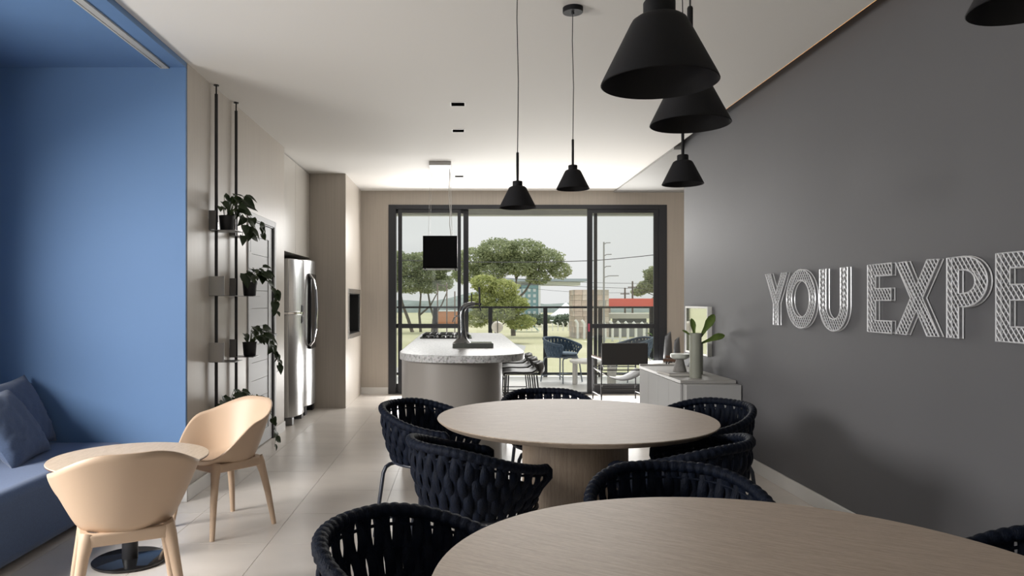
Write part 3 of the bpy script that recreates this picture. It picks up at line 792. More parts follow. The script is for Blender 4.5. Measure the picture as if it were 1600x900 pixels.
def shell_chair():
    t = thing('shell_chair', 'x', 'chair', (0, 0, 0), group='tan shell chairs at the cafe table')
    NT, rows = 72, []
    prof = [0.02, 0.2, 0.42, 0.60, 0.70, 0.76, 0.82, 0.88, 0.94, 1.0]
    for pv in [0.001, 0.25, 0.5, 0.75, 1.0] + [1.0 + q / 12.0 for q in range(1, 13)]:
        row = []
        for k in range(NT):
            a = 2 * PI * k / NT           # 0 = back (-Y)
            deg = min(math.degrees(a), 360 - math.degrees(a))
            Ht = 0.765 - 0.10 * smooth(15, 88, deg) - 0.21 * smooth(80, 145, deg)
            Rx = 0.300; Ryb = 0.285; Ryf = 0.265
            sx, sy = math.sin(a), -math.cos(a)
            Rr = Vector((Rx * sx, (Ryb if sy < 0 else Ryf) * sy))
            r0 = Vector((0.185 * sx, (0.175 if sy < 0 else 0.20) * sy - 0.0))
            zs = 0.425
            if pv <= 1.0:
                p = r0 * pv; z = zs - 0.012 * (1 - pv * pv) - (0.012 * smooth(110, 170, deg) * pv)
            else:
                w = pv - 1.0
                f = w ** 0.86
                g = w ** 1.04
                zb = zs - 0.012 * smooth(110, 170, deg)
                p = r0.lerp(Rr, f); z = zb + (Ht - zb) * g
            row.append((p.x, p.y, z))
        rows.append(row)
    m = MB().grid(rows, closed_u=True)
    sh = m.build('seat_shell', M['tan'], t, solid=0.009, sharp=75)
    # apron frame under the shell
    def rr(hx, hy, rad, n=8):
        pts = []
        for cx, cy, a0 in ((hx - rad, hy - rad, 0), (-hx + rad, hy - rad, PI / 2), (-hx + rad, -hy + rad, PI), (hx - rad, -hy + rad, 1.5 * PI)):
            for i in range(n + 1):
                a = a0 + PI / 2 * i / n
                pts.append((cx + rad * math.cos(a), cy + rad * math.sin(a)))
        return pts
    o_, i_ = rr(0.188, 0.180, 0.06), rr(0.150, 0.142, 0.04)
    n = len(o_); vs = []; fs = []
    for ring, z in ((o_, 0.372), (o_, 0.424), (i_, 0.424), (i_, 0.378)):
        vs += [(x, y, z) for x, y in ring]
    for a in range(4):
        c = (a + 1) % 4
        fs += [(a * n + k, a * n + (k + 1) % n, c * n + (k + 1) % n, c * n + k) for k in range(n)]
    MB().add(vs, fs).build('apron', M['tan'], t, bevel=0.008, seg=3)
    for sx in (-1, 1):
        for sy in (-1, 1):
            pts = [(sx * 0.150, sy * 0.143, 0.418), (sx * 0.160, sy * 0.155, 0.385), (sx * 0.172, sy * 0.167, 0.33), (sx * 0.192, sy * 0.190, 0.20), (sx * 0.218, sy * 0.216, 0.0)]
            MB().tube(pts, [0.034, 0.030, 0.0235, 0.020, 0.0145], 14).build('leg', M['tan'], t)
    return t
s1 = shell_chair()
s1.location = (-1.47, 3.20, 0); s1.rotation_euler = (0, 0, face(-0.47, 0.88))
s1['label'] = 'tan moulded shell chair seen from behind, in front of the small round table'
dup(s1, (-1.47, 4.50, 0), face(-0.62, -0.78), 'tan moulded shell chair behind the small round table, its seat hollow showing')

# sofa and cushions
t = thing('sofa', 'long blue fabric bench sofa along the blue niche wall', 'sofa', (-2.82, 3.3, 0))
MB().box(-0.54, 0.53, -2.2, 1.715, 0.03, 0.42).build('seat_base', M['sofa'], t, bevel=0.055, seg=5)
MB().box(-0.555, -0.36, -2.2, 1.715, 0.36, 0.82).build('backrest', M['sofa'], t, bevel=0.05, seg=4)
for yy in (-2.0, -0.3, 1.5):
    for xx in (-0.4, 0.38):
        MB().lathe([(0, 0), (0.025, 0), (0.03, 0.04), (0, 0.04)], 12, (xx, yy, 0)).build('foot', M['black_metal'], t)

def cushion(w, h, th, seed):
    rnd = random.Random(seed); n = 26; m = MB()
    for side in (1, -1):
        rows = []
        for i in range(n + 1):
            row = []
            for j in range(n + 1):
                u, v = -1 + 2 * i / n, -1 + 2 * j / n
                pu, pv = max(0, 1 - abs(u) ** 2.6), max(0, 1 - abs(v) ** 2.6)
                z = th * (pu * pv) ** 0.55
                pin = 1 - 0.07 * (1 - u * u) * abs(v) ** 3
                pin2 = 1 - 0.07 * (1 - v * v) * abs(u) ** 3
                wr = 0.010 * noise.noise(Vector((u * 4.0 + seed, v * 9.0 - u * 3, seed * 2.0))) * (pu * pv) ** 0.25
                row.append((u * w / 2 * pin2, v * h / 2 * pin, side * (z + wr) if pu * pv > 0 else 0))
            rows.append(row if side > 0 else list(reversed(row)))
        m.grid(rows)
    return m
def place_cushion(label, seed, w, h, th, centre, lean, yaw, roll):
    o = cushion(w, h, th, seed).build('cushion', M['cushion'], None, sharp=80)
    tag(o, label, 'cushion', 'blue cushions on the sofa')
    # local x -> along +Y, local y -> up, local z -> +X (face), then lean back and roll in its own plane
    base = Matrix(((0, 0, 1), (1, 0, 0), (0, 1, 0))).to_4x4()
    o.matrix_world = Matrix.Translation(centre) @ Matrix.Rotation(yaw, 4, 'Z') @ Matrix.Rotation(-lean, 4, 'Y') @ base @ Matrix.Rotation(roll, 4, 'Z')
    sm = None
    return o
place_cushion('blue square cushion nearer to the small table, leaning on the other one', 3, 0.52, 0.48, 0.085, (-2.735, 4.42, 0.615), math.radians(33), math.radians(6), math.radians(4))
place_cushion('blue square cushion farther back against the dark niche corner', 5, 0.52, 0.50, 0.085, (-2.86, 4.74, 0.64), math.radians(24), math.radians(4), math.radians(3))

# ================================================================== WALL RACKS AND POTTED PLANTS
def leaf_mesh(name, m, L=0.075, W=0.055, fold=0.012, droop=0.02, pts=None):
    prof = pts or [(0.0, 0.02), (0.10, 0.75), (0.28, 1.0), (0.5, 0.86), (0.75, 0.5), (0.92, 0.18), (1.0, 0.0)]
    rows = []
    for s, wv in prof:
        y = L * s; z = -droop * s * s
        hw = W / 2 * wv
        back = 0.12 * L * (1 if s < 0.15 and wv > 0.3 else 0)
        rows.append([(-hw, y - back, z + fold * wv), (-hw * 0.5, y - back * 0.5, z + fold * 0.6 * wv), (0, y, z), (hw * 0.5, y - back * 0.5, z + fold * 0.6 * wv), (hw, y - back, z + fold * wv)])
    return MB().grid(rows).mesh(name, m, sharp=80)
LEAF = [leaf_mesh('leaf', M['leaf'], 0.085 * s, 0.062 * s, 0.012 * s, d * s) for s, d in ((1.0, 0.02), (1.2, 0.035), (0.8, 0.012))]
def orient(p, tip, up=Vector((0, 0, 1)), roll=0.0, s=1.0):
    y = Vector(tip).normalized(); x = y.cross(up)
    if x.length < 0.1: x = y.cross(Vector((1, 0, 0)))
    x.normalize(); z = x.cross(y).normalized()
    return Matrix.Translation(p) @ Matrix((x, y, z)).transposed().to_4x4() @ Matrix.Rotation(roll, 4, 'Y') @ Matrix.Scale(s, 4)
def potted(loc, label, seed, vines, nup=16, hup=0.15):
    rnd = random.Random(seed)
    t = thing('potted_plant', label, 'potted plant', loc, group='trailing plants on the wall racks')
    MB().lathe([(0, 0.0), (0.046, 0.0), (0.050, 0.006), (0.058, 0.105), (0.061, 0.115), (0.055, 0.115), (0.052, 0.098), (0, 0.098)], 28).build('pot', M['pot_black'], t)
    MB().lathe([(0, 0.0985), (0.0515, 0.0985), (0.03, 0.104), (0, 0.106)], 20).build('soil', M['soil'], t)
    st = MB(); leaves = []
    for i in range(nup):
        a = rnd.uniform(0, 2 * PI); r = rnd.uniform(0.03, 0.12); z = 0.115 + rnd.uniform(0.25, 1.0) * hup
        p0 = Vector((0.02 * math.cos(a), 0.02 * math.sin(a), 0.10))
        p1 = Vector((max(-0.05, r * math.cos(a)) + 0.02, r * math.sin(a), z))
        mid = (p0 + p1) / 2 + Vector((0, 0, 0.035))
        st.tube([p0, mid, p1], 0.0018, 5)
        d = Vector((max(0.0, p1.x - 0.02), p1.y, 0)) + Vector((0.03, 0, rnd.uniform(-0.07, 0.0)))
        leaves.append((p1, d, rnd.uniform(-0.6, 0.6), rnd.uniform(0.85, 1.25)))
    for vx, vy, drop, n in vines:
        pts = []
        for k in range(9):
            u = k / 8
            pts.append(Vector((vx * min(1, u * 2.2) + 0.012 * math.sin(7 * u + seed), vy * min(1, u * 1.8) + 0.012 * math.cos(6 * u), 0.115 + 0.06 * math.sin(min(1, u * 2.6) * PI) - drop * max(0, u - 0.22) / 0.78)))
        st.tube(pts, 0.0022, 5)
        for i in range(n):
            u = (i + 0.6) / n * 8; k = min(7, int(u)); p = pts[k].lerp(pts[k + 1], u - k)
            sd = 1 if i % 2 else -1
            d = Vector((rnd.uniform(-0.3, 0.8), sd * rnd.uniform(0.3, 1.0), rnd.uniform(-1.1, -0.2)))
            leaves.append((p, d, rnd.uniform(-0.8, 0.8), rnd.uniform(0.75, 1.15)))
    st.build('stems', M['stem'], t)
    for p, d, ro_, s in leaves:
        o = bpy.data.objects.new('leaf', rnd.choice(LEAF)); COL.objects.link(o); o.parent = t
        o.matrix_local = orient(p, d, Vector((0.35, -0.5, 0.8)), ro_, s)
    return t

LEVELS = (1.920, 1.425, 0.925, 0.425)
for y, lab in ((5.56, 'slim black floor to ceiling plant rack on the beige wall, nearer to the blue wall'),
               (6.05, 'slim black floor to ceiling plant rack on the beige wall, nearer to the white door')):
    x = -1.868
    t = thing('plant_rack', lab, 'plant rack', (x, y, 0), group='wall plant racks')
    MB().tube([(0, 0, 0.0), (0, 0, 2.96)], 0.0125, 12).build('pole', M['black_metal'], t)
    MB().tube([(0, 0, 2.955), (0, 0, H - 0.004)], 0.006, 10).lathe([(0, H - 0.008), (0.02, H - 0.008), (0.02, H - 0.0005), (0, H - 0.0005)], 14).build('ceiling_rod', M['black_metal'], t)
    MB().lathe([(0, 0.0), (0.022, 0.0), (0.022, 0.006), (0, 0.006)], 14).build('foot', M['black_metal'], t)
    for z in LEVELS:
        sf = MB().box(-0.03, 0.165, -0.075, 0.125, z - 0.004, z).build('shelf', M['steel_dark'], t, bevel=0.0008)
        MB().box(-0.03, 0.085 if y < 5.8 and 0.5 < z < 1.9 else 0.022, -0.079, -0.0755, z, z + 0.145).build('side_plate', M['steel'] if y < 5.8 and z < 1.9 else M['steel_dark'], sf)  # light and shade set by colour: bright steel where lit, dark where shaded
        MB().box(-0.031, -0.0275, -0.075, 0.125, z, z + 0.075).build('back_plate', M['steel'], sf)
potted((-1.800, 5.600, 1.9215), 'trailing green plant in black pot on the topmost shelf of the wall racks', 11, [(0.13, 0.20, 0.14, 8), (0.16, 0.42, 0.10, 8), (0.10, 0.10, 0.16, 5)], 22, 0.17)
potted((-1.770, 6.10, 1.4265), 'trailing green plant in black pot on the second rack shelf from the top', 12, [(0.19, 0.12, 0.26, 12)], 20, 0.13)
potted((-1.770, 6.10, 0.9265), 'trailing green plant in black pot on the third rack shelf from the top', 13, [(0.20, 0.14, 0.22, 11), (0.16, 0.2, 0.12, 6)], 18, 0.13)
potted((-1.800, 5.600, 0.4265), 'green plant in black pot low on the racks, its leaves peeping over the tan chair', 14, [(0.10, 0.12, 0.10, 5)], 18, 0.16)
potted((-1.770, 6.10, 0.4265), 'trailing plant low on the racks behind the tan chair, its tip hanging lower', 15, [(0.18, 0.10, 0.40, 9)], 8, 0.05)

# ================================================================== SIDEBOARD AND WHAT STANDS ON IT
SX0, SX1, SY0, SY1 = 1.885, 2.355, 6.28, 7.72
t = thing('sideboard', 'low light grey sideboard with vertical panel front along the grey wall', 'sideboard', ((SX0 + SX1) / 2, (SY0 + SY1) / 2, 0))
hx, hy = (SX1 - SX0) / 2, (SY1 - SY0) / 2
MB().box(-hx + 0.022, hx, -hy + 0.002, hy, 0.0, 0.668).build('body', M['sideboard'], t)
MB().box(-hx, hx + 0.01, -hy, hy + 0.01, 0.672, 0.70).build('top_board', M['sideboard_top'], t, bevel=0.002)
n = 4
for i in range(n):
    a = -hy + 2 * hy * i / n
    MB().box(-hx, -hx + 0.02, a + 0.002, a + 2 * hy / n - 0.002, 0.03, 0.668).build('door', M['sideboard'], t, bevel=0.002)
MB().box(-hx + 0.02, hx + 0.015, -hy - 0.105, -hy - 0.002, 0.0, 0.672).build('end_panel', M['sideboard'], t, bevel=0.003)
MB().box(-hx, hx, hy - 0.012, hy + 0.012, 0.7005, 0.716).build('rear_lip', M['sideboard_top'], t)

t = thing('book', 'thick grey book lying flat on the sideboard under the stone candle holder', 'book', (1.985, 6.76, 0.7005), 0.08)
MB().box(-0.125, 0.125, -0.16, 0.16, 0.0, 0.005).box(-0.125, 0.125, -0.16, 0.16, 0.027, 0.032).box(0.120, 0.125, -0.16, 0.16, 0.005, 0.027).build('cover', M['paper'], t)
MB().box(-0.118, 0.119, -0.155, 0.155, 0.0055, 0.0265).build('pages', M['pages'], t)
t = thing('candle_holder', 'grey stone cone with a pale disc on top standing on the book', 'candle holder', (2.02, 6.75, 0.7330))
MB().lathe([(0, 0), (0.060, 0), (0.062, 0.004), (0.034, 0.108), (0.032, 0.112), (0, 0.112)], 28).build('cone', M['stone_grey'], t)
MB().lathe([(0, 0.1125), (0.05, 0.1125), (0.080, 0.126), (0.086, 0.140), (0.085, 0.160), (0.078, 0.164), (0, 0.164)], 36).build('disc', M['marble'], t)
t = thing('vase', 'tall sage cylinder vase with strap leaves on the sideboard', 'vase', (2.085, 6.50, 0.7005))
MB().lathe([(0, 0), (0.052, 0), (0.052, 0.395), (0.051, 0.398), (0.046, 0.398), (0.045, 0.30), (0, 0.30)], 36).build('body', M['sage'], t)
sl = leaf_mesh('leaf', M['leaf_light'], 0.20, 0.055, 0.010, 0.03, [(0.0, 0.25), (0.2, 0.35), (0.45, 0.6), (0.65, 1.0), (0.82, 0.95), (0.94, 0.55), (1.0, 0.05)])
for p, dv, up, ro_, s in (((0.0, 0.02, 0.34), (-0.10, 0.0, 1.0), (0, -1, 0.1), 0.1, 0.95), ((0.03, 0.0, 0.34), (0.62, 0.0, 1.0), (-0.3, -1, 0.2), 0.1, 1.35),
                          ((0.04, 0.0, 0.30), (1.0, 0.05, 0.42), (-0.2, -0.8, 0.8), 0.2, 1.25), ((-0.02, 0.01, 0.36), (-0.65, 0.1, 0.55), (0, -0.7, 0.8), 0.0, 0.55)):
    o = bpy.data.objects.new('leaf', sl); COL.objects.link(o); o.parent = t
    o.matrix_local = orient(Vector(p), dv, Vector(up), ro_, s)
t = thing('vase', 'shorter sage cylinder vase standing behind the tall one', 'vase', (2.215, 6.84, 0.7005))
MB().lathe([(0, 0), (0.048, 0), (0.048, 0.292), (0.047, 0.295), (0.042, 0.295), (0.041, 0.20), (0, 0.20)], 32).build('body', M['sage'], t)

t = thing('wall_mirror', 'small white framed mirror panel on the grey wall above the sideboard, reflecting the lawn', 'mirror', (XR, 7.27, 0.855))
MB().box(-0.045, -0.001, -0.345, -0.325, 0, 0.475).box(-0.045, -0.001, 0.325, 0.345, 0, 0.475).box(-0.045, -0.001, -0.325, 0.325, 0, 0.018).box(-0.045, -0.001, -0.325, 0.325, 0.457, 0.475).build('frame', M['white'], t, bevel=0.002)
MB().box(-0.040, -0.034, -0.325, 0.325, 0.018, 0.457).build('glass', M['mirror'], t)

# ================================================================== WIRE LETTERS
def arc(cx, cz, rx, rz, a0, a1, n):
    return [(cx + rx * math.cos(math.radians(a0 + (a1 - a0) * i / n)), cz + rz * math.sin(math.radians(a0 + (a1 - a0) * i / n))) for i in range(n + 1)]
LH, SW = 0.385, 0.082
def glyph(ch, w):
    h = LH
    if ch == 'Y':
        c = w / 2; k = h * 0.42; q = SW / 2
        return [[(c - q, 0), (c + q, 0), (c + q, k), (w, h), (w - SW * 1.1, h), (c, k + 0.075), (SW * 1.1, h), (0, h), (c - q, k)]]
    if ch == 'O':
        return [arc(w / 2, h / 2, w / 2, h / 2 + 0.01, 0, 360, 40)[:-1], arc(w / 2, h / 2, w / 2 - SW, h / 2 - 0.065, 0, 360, 36)[:-1]]
    if ch == 'U':
        r = w / 2
        return [[(0, h)] + arc(r, r * 0.85, r, r * 0.85 + 0.012, 180, 360, 26) + [(w, h), (w - SW, h)] + arc(r, r * 0.85, r - SW, r * 0.85 - 0.062, 360, 180, 22) + [(SW, h)]]
    if ch == 'E':
        b = 0.066; m0 = h * 0.47
        return [[(0, 0), (w, 0), (w, b), (SW, b), (SW, m0), (w * 0.97, m0), (w * 0.97, m0 + b), (SW, m0 + b), (SW, h - b), (w, h - b), (w, h), (0, h)]]
    if ch == 'X':
        s = SW * 1.15; c = w / 2; cz = h * 0.5; g = 0.062
        return [[(0, 0), (s, 0), (c, cz - g), (w - s, 0), (w, 0), (c + s * 0.52, cz), (w, h), (w - s, h), (c, cz + g), (s, h), (0, h), (c - s * 0.52, cz)]]
    if ch == 'P':
        cz = h * 0.695; rz = h * 0.305; st = w * 0.42
        return [[(0, 0), (SW, 0), (SW, cz - rz)] + [(st, cz - rz)] + arc(st, cz, w - st, rz, -90, 90, 20)[1:] + [(0, h)],
                [(SW, cz - rz + 0.062), (st, cz - rz + 0.062)] + arc(st, cz, w - st - SW * 0.95, rz - 0.062, -90, 90, 16)[1:] + [(SW, cz + rz - 0.062)]]
def clip(polys, p, d):
    ts = []
    for poly in polys:
        for i in range(len(poly)):
            a, c = poly[i], poly[(i + 1) % len(poly)]
            ex, ez = c[0] - a[0], c[1] - a[1]
            den = d[0] * ez - d[1] * ex
            if abs(den) < 1e-9: continue
            t_ = ((a[0] - p[0]) * ez - (a[1] - p[1]) * ex) / den
            u_ = ((a[0] - p[0]) * d[1] - (a[1] - p[1]) * d[0]) / den
            if 0 <= u_ < 1: ts.append(t_)
    ts.sort()
    return [(ts[i], ts[i + 1]) for i in range(0, len(ts) - 1, 2)]
def letter(ch, y_left, w, label):
    """y_left = world Y of its left edge; reading direction runs toward -Y"""
    t = thing('wall_letter', label, 'letter', (XR, y_left, 1.205), group='wire mesh wall letters')
    polys = glyph(ch, w)
    xf, xb = -0.030, -0.008
    o1 = MB()
    for poly in polys:
        for x in (xf, xb):
            o1.tube([(x, -u, z) for u, z in poly], 0.0042, 4, closed=True, up=(1, 0, 0))
    o1.build('outline', M['silver_wire'], t, sharp=30)
    lt = MB()
    for sg in (1, -1):
        d = (math.cos(math.radians(52)), sg * math.sin(math.radians(52)))
        nrm = (-d[1], d[0]); span = w + LH; k = int(span / 0.0225)
        for i in range(-k, k + 1):
            p = (w / 2 + nrm[0] * i * 0.0225, LH / 2 + nrm[1] * i * 0.0225)
            for a, c in clip(polys, p, d):
                if c - a < 0.004: continue
                lt.tube([(xf + 0.001 * sg, -(p[0] + d[0] * a), p[1] + d[1] * a), (xf + 0.001 * sg, -(p[0] + d[0] * c), p[1] + d[1] * c)], 0.0028, 3, cap=False)
    tag(lt.build('wire_lattice', M['silver_wire'], t, sharp=None), kind='stuff')
K = 2.345 * 1140
for ch, p0, p1, lab in (('Y', 1195, 1228.5, 'silver wire mesh letter Y on the grey wall'), ('O', 1228, 1273, 'silver wire mesh letter O on the grey wall'),
                        ('U', 1279.7, 1323, 'silver wire mesh letter U on the grey wall'), ('E', 1354.5, 1392, 'silver wire mesh letter E between U and X on the grey wall'),
                        ('X', 1398, 1466, 'silver wire mesh letter X on the grey wall'), ('P', 1478, 1541, 'silver wire mesh letter P on the grey wall'),
                        ('E', 1554.5, 1612, 'silver wire mesh letter E after P, cut off by the right edge of the photo')):
    ya, yb = K / (p0 - 721), K / (p1 - 721)
    letter(ch, ya, ya - yb, lab)

# ================================================================== SLING CHAIRS, SIDE TABLE, CUT VASES
def sling_chair():
    t = thing('sling_chair', 'x', 'armchair', (0, 0, 0), group='black sling armchairs by the glass doors')
    for sx in (-1, 1):
        for sy in (-1, 1):
            MB().tube([(sx * 0.305, sy * 0.26, 0.0), (sx * 0.305, sy * 0.26, 0.60)], 0.0105, 10).build('leg', M['black_metal'], t)
        MB().tube([(sx * 0.305, -0.30, 0.605), (sx * 0.305, 0.30, 0.605)], 0.020, 10, flat=0.7).build('armrest', M['brown_wood'], t)
        MB().tube([(sx * 0.305, -0.26, 0.10), (sx * 0.305, 0.26, 0.10)], 0.008, 8).build('stretcher', M['black_metal'], t)
        MB().tube([(sx * 0.29, -0.27, 0.46), (sx * 0.29, -0.31, 0.82)], 0.010, 10).build('back_post', M['dark_chrome'], t)
    for yy, z in ((-0.26, 0.20), (0.26, 0.20), (-0.26, 0.455), (0.26, 0.455)):
        MB().tube([(-0.305, yy, z), (0.305, yy, z)], 0.008, 8).build('cross_bar', M['black_metal'], t)
    MB().box(-0.315, 0.315, -0.318, -0.288, 0.525, 0.822).build('back_sling', M['black_leather'], t, bevel=0.012, seg=3)
    rows = [[(x, y, 0.44 - 0.13 * (1 - (x / 0.30) ** 2)) for y in (-0.24, -0.08, 0.08, 0.24)] for x in [-0.30 + 0.05 * i for i in range(13)]]
    MB().grid(rows).build('seat_sling', mat('sling_canvas', (0.16, 0.16, 0.16), 0.8), t, solid=0.006)
    return t
sc = sling_chair()
sc.location = (2.18, 10.10, 0); sc.rotation_euler = (0, 0, 0.04)
sc['label'] = 'black sling armchair with dark wooden arms in front of the right glass sash'
dup(sc, (3.05, 9.84, 0), 1.25, 'black sling armchair mostly hidden behind the sideboard, its wooden arms in view')
t = thing('side_table', 'pale round side table behind the sideboard near the glass door', 'side table', (2.95, 10.52, 0))
MB().lathe([(0, 0.485), (0.27, 0.485), (0.275, 0.49), (0.275, 0.505), (0, 0.508)], 48).build('table_top', M['white'], t)
MB().lathe([(0, 0), (0.16, 0), (0.165, 0.012), (0.02, 0.02), (0.02, 0.484), (0, 0.484)], 24).build('stand', M['white'], t)
def cut_vase(loc, h, r, label):
    t = thing('cut_vase', label, 'vase', loc, group='slanted charcoal vases')
    n = 28; rows = []
    for z, k in ((0, 1.0), (0.3, 0.93), (0.6, 0.84), (0.8, 0.74), (1.0, 0.62)):
        row = []
        for i in range(n):
            a = 2 * PI * i / n
            top = h * (0.84 + 0.16 * (0.5 + 0.5 * math.cos(a)))
            row.append((r * k * math.cos(a), r * k * math.sin(a), top * z))
        rows.append(row)
    m = MB().grid(rows, closed_u=True)
    m.add([p for p in rows[0]], [tuple(reversed(range(n)))])
    m.build('body', M['stone_dark'], t, solid=0.006)
M['stone_dark'] = mat('charcoal_ceramic', (0.085, 0.085, 0.09), 0.45)
cut_vase((2.955, 10.44, 0.509), 0.44, 0.062, 'taller charcoal vase with a slanted cut mouth by the glass door frame')
cut_vase((3.10, 10.50, 0.509), 0.36, 0.050, 'shorter charcoal vase with a slanted cut mouth behind the stone disc')

# ================================================================== BALCONY THINGS
t = thing('low_table', 'white slab low table on the balcony between the blue armchairs', 'low table', (2.24, 12.05, 0))
MB().lathe([(0, 0.375), (0.44, 0.375), (0.45, 0.385), (0.45, 0.408), (0.445, 0.412), (0, 0.412)], 56).build('table_top', M['white_stone'], t)
for a in (2.75, 0.65, -1.1):
    MB().obox(Matrix.Translation((0.37 * math.cos(a), 0.37 * math.sin(a), 0.1875)) @ Matrix.Rotation(a, 4, 'Z'), 0.06, 0.13, 0.374).build('leg', M['white_stone'], t, bevel=0.006)
t = thing('globe_lantern', 'opal glass globe lamp on a thin hooked stand on the balcony', 'lamp', (0.64, 13.0, 0))
MB().lathe([(0, 0.0), (0.13, 0.0), (0.13, 0.015), (0.012, 0.025), (0.011, 0.82), (0, 0.82)], 20).build('stand', M['black_metal'], t)
g = mat('opal_glass', (0.85, 0.80, 0.72), 0.18)
MB().lathe([(0.001, 0.815)] + [(0.105 * math.sin(PI * i / 16), 0.925 - 0.105 * math.cos(PI * i / 16)) for i in range(1, 16)] + [(0.001, 1.03)], 32).build('globe', g, t)
MB().tube([(0, -0.115, 0.80), (0, -0.118, 0.95), (0, -0.11, 1.03), (0.0, -0.07, 1.075), (0.0, 0.0, 1.06), (0, 0, 1.03)], 0.007, 8).build('hook', M['dark_chrome'], t)
MB().tube([(0, -0.115, 0.80), (0, -0.05, 0.78), (0, 0, 0.80)], 0.007, 8).build('stand_arm', M['dark_chrome'], t)
t = thing('balcony_plant', 'bushy bright green plant in a pale pot on the balcony near the right door frame', 'potted plant', (3.62, 13.06, 0))
MB().lathe([(0, 0), (0.15, 0), (0.19, 0.32), (0.17, 0.32), (0.16, 0.28), (0, 0.28)], 28).build('pot', M['white_stone'], t)
rnd = random.Random(44)
bl = leaf_mesh('leaf', mat('bright_leaf', (0.10, 0.20, 0.035), 0.5, var=0.4, scale=6), 0.16, 0.07, 0.02, 0.04)
st_ = MB()
for i in range(46):
    a = rnd.uniform(0, 2 * PI); r = rnd.uniform(0.02, 0.22); z = rnd.uniform(0.35, 0.82)
    p = Vector((r * math.cos(a), r * math.sin(a), z))
    st_.tube([(0.02 * math.cos(a), 0.02 * math.sin(a), 0.28), p], 0.003, 4)
    o = bpy.data.objects.new('leaf', bl); COL.objects.link(o); o.parent = t
    o.matrix_local = orient(p, (math.cos(a), math.sin(a), rnd.uniform(-0.3, 0.8)), Vector((0, 0, 1)), rnd.uniform(-0.5, 0.5), rnd.uniform(0.7, 1.2))
st_.build('stems', M['stem'], t)
# ================================================================== OUTSIDE, far below the balcony
GZ = -4.5
EX = (EYE - GZ) * 1140.0
lawn = mat('lawn_grass', (0.44, 0.43, 0.26), 0.95, spec=0.1, col2=(0.55, 0.52, 0.36), var=0.2, scale=0.06, detail=6)
struct(MB().box(-400, 400, -80, 700, GZ - 0.5, GZ), 'floor', lawn)
path_m = mat('path_paving', (0.42, 0.41, 0.40), 0.9)
tag(MB().add([(-6, 60, GZ + 0.03), (4.5, 60, GZ + 0.03), (8.5, 96, GZ + 0.03), (7.0, 104, GZ + 0.03), (-3, 104, GZ + 0.03)], [(0, 1, 2, 3, 4)]).build('path', path_m), kind='structure')

def foliage_mat(name, c1, c2, sc):
    m, nt, b = new_mat(name)
    g = nt.nodes.new('ShaderNodeNewGeometry')
    tc = nt.nodes.new('ShaderNodeTexCoord')
    nz = nt.nodes.new('ShaderNodeTexNoise'); nz.inputs['Scale'].default_value = sc
    nt.links.new(tc.outputs['Object'], nz.inputs['Vector'])
    ad = nt.nodes.new('ShaderNodeMath'); ad.operation = 'ADD'
    nt.links.new(nz.outputs['Fac'], ad.inputs[0]); nt.links.new(g.outputs['Random Per Island'], ad.inputs[1])
    mr = nt.nodes.new('ShaderNodeMapRange'); mr.inputs['From Min'].default_value = 0.45; mr.inputs['From Max'].default_value = 1.5
    nt.links.new(ad.outputs[0], mr.inputs['Value'])
    mx = nt.nodes.new('ShaderNodeMix'); mx.data_type = 'RGBA'
    mx.inputs['A'].default_value = (*c1, 1); mx.inputs['B'].default_value = (*c2, 1)
    nt.links.new(mr.outputs[0], mx.inputs['Factor']); nt.links.new(mx.outputs['Result'], b.inputs['Base Color'])
    b.inputs['Roughness'].default_value = 0.8; b.inputs['Specular IOR Level'].default_value = 0.15
    tl = nt.nodes.new('ShaderNodeBsdfTranslucent'); nt.links.new(mx.outputs['Result'], tl.inputs[0])
    ms = nt.nodes.new('ShaderNodeMixShader'); ms.inputs[0].default_value = 0.4
    out = nt.nodes['Material Output']
    nt.links.new(b.outputs[0], ms.inputs[1]); nt.links.new(tl.outputs[0], ms.inputs[2]); nt.links.new(ms.outputs[0], out.inputs[0])
    return m
M['fol_mid'] = foliage_mat('foliage_mid', (0.21, 0.255, 0.14), (0.47, 0.51, 0.31), 0.25)  # all three foliage tones are paled and greyed to imitate distance haze
M['fol_yel'] = foliage_mat('foliage_yellow', (0.28, 0.33, 0.11), (0.56, 0.58, 0.27), 0.3)
M['fol_dark'] = foliage_mat('foliage_dark', (0.15, 0.20, 0.15), (0.30, 0.36, 0.27), 0.25)
M['bark'] = mat('bark', (0.13, 0.115, 0.10), 0.9, var=0.3, scale=2, bump=0.4)

def leaf_cloud(blobs, n, size, rnd):
    """leaf quads scattered near the surface of ellipsoid blobs: (centre, radii)"""
    vs = []; fs = []
    wts = [r[0] * r[2] for _, r in blobs]
    for _ in range(n):
        c, r = rnd.choices(blobs, wts)[0]
        while True:
            d = Vector((rnd.gauss(0, 1), rnd.gauss(0, 1), rnd.gauss(0, 1)))
            if d.length > 0.1: break
        d.normalize()
        k = rnd.uniform(0.45, 1.0) ** 0.6 * (1 + 0.22 * noise.noise(Vector((d.x * 3 + c[0], d.y * 3, d.z * 3 + c[2]))))
        p = Vector((c[0] + d.x * r[0] * k, c[1] + d.y * r[1] * k, c[2] + d.z * r[2] * k))
        a = Vector((rnd.gauss(0, 1), rnd.gauss(0, 1), rnd.gauss(0, 0.6))).normalized()
        b_ = a.cross(Vector((rnd.gauss(0, 1), rnd.gauss(0, 1), rnd.gauss(0, 1)))).normalized()
        s = size * rnd.uniform(0.6, 1.4)
        i = len(vs)
        vs += [p - a * s, p + b_ * s * 0.55, p + a * s, p - b_ * s * 0.55]
        fs.append((i, i + 1, i + 2, i + 3))
    return MB().add(vs, fs)
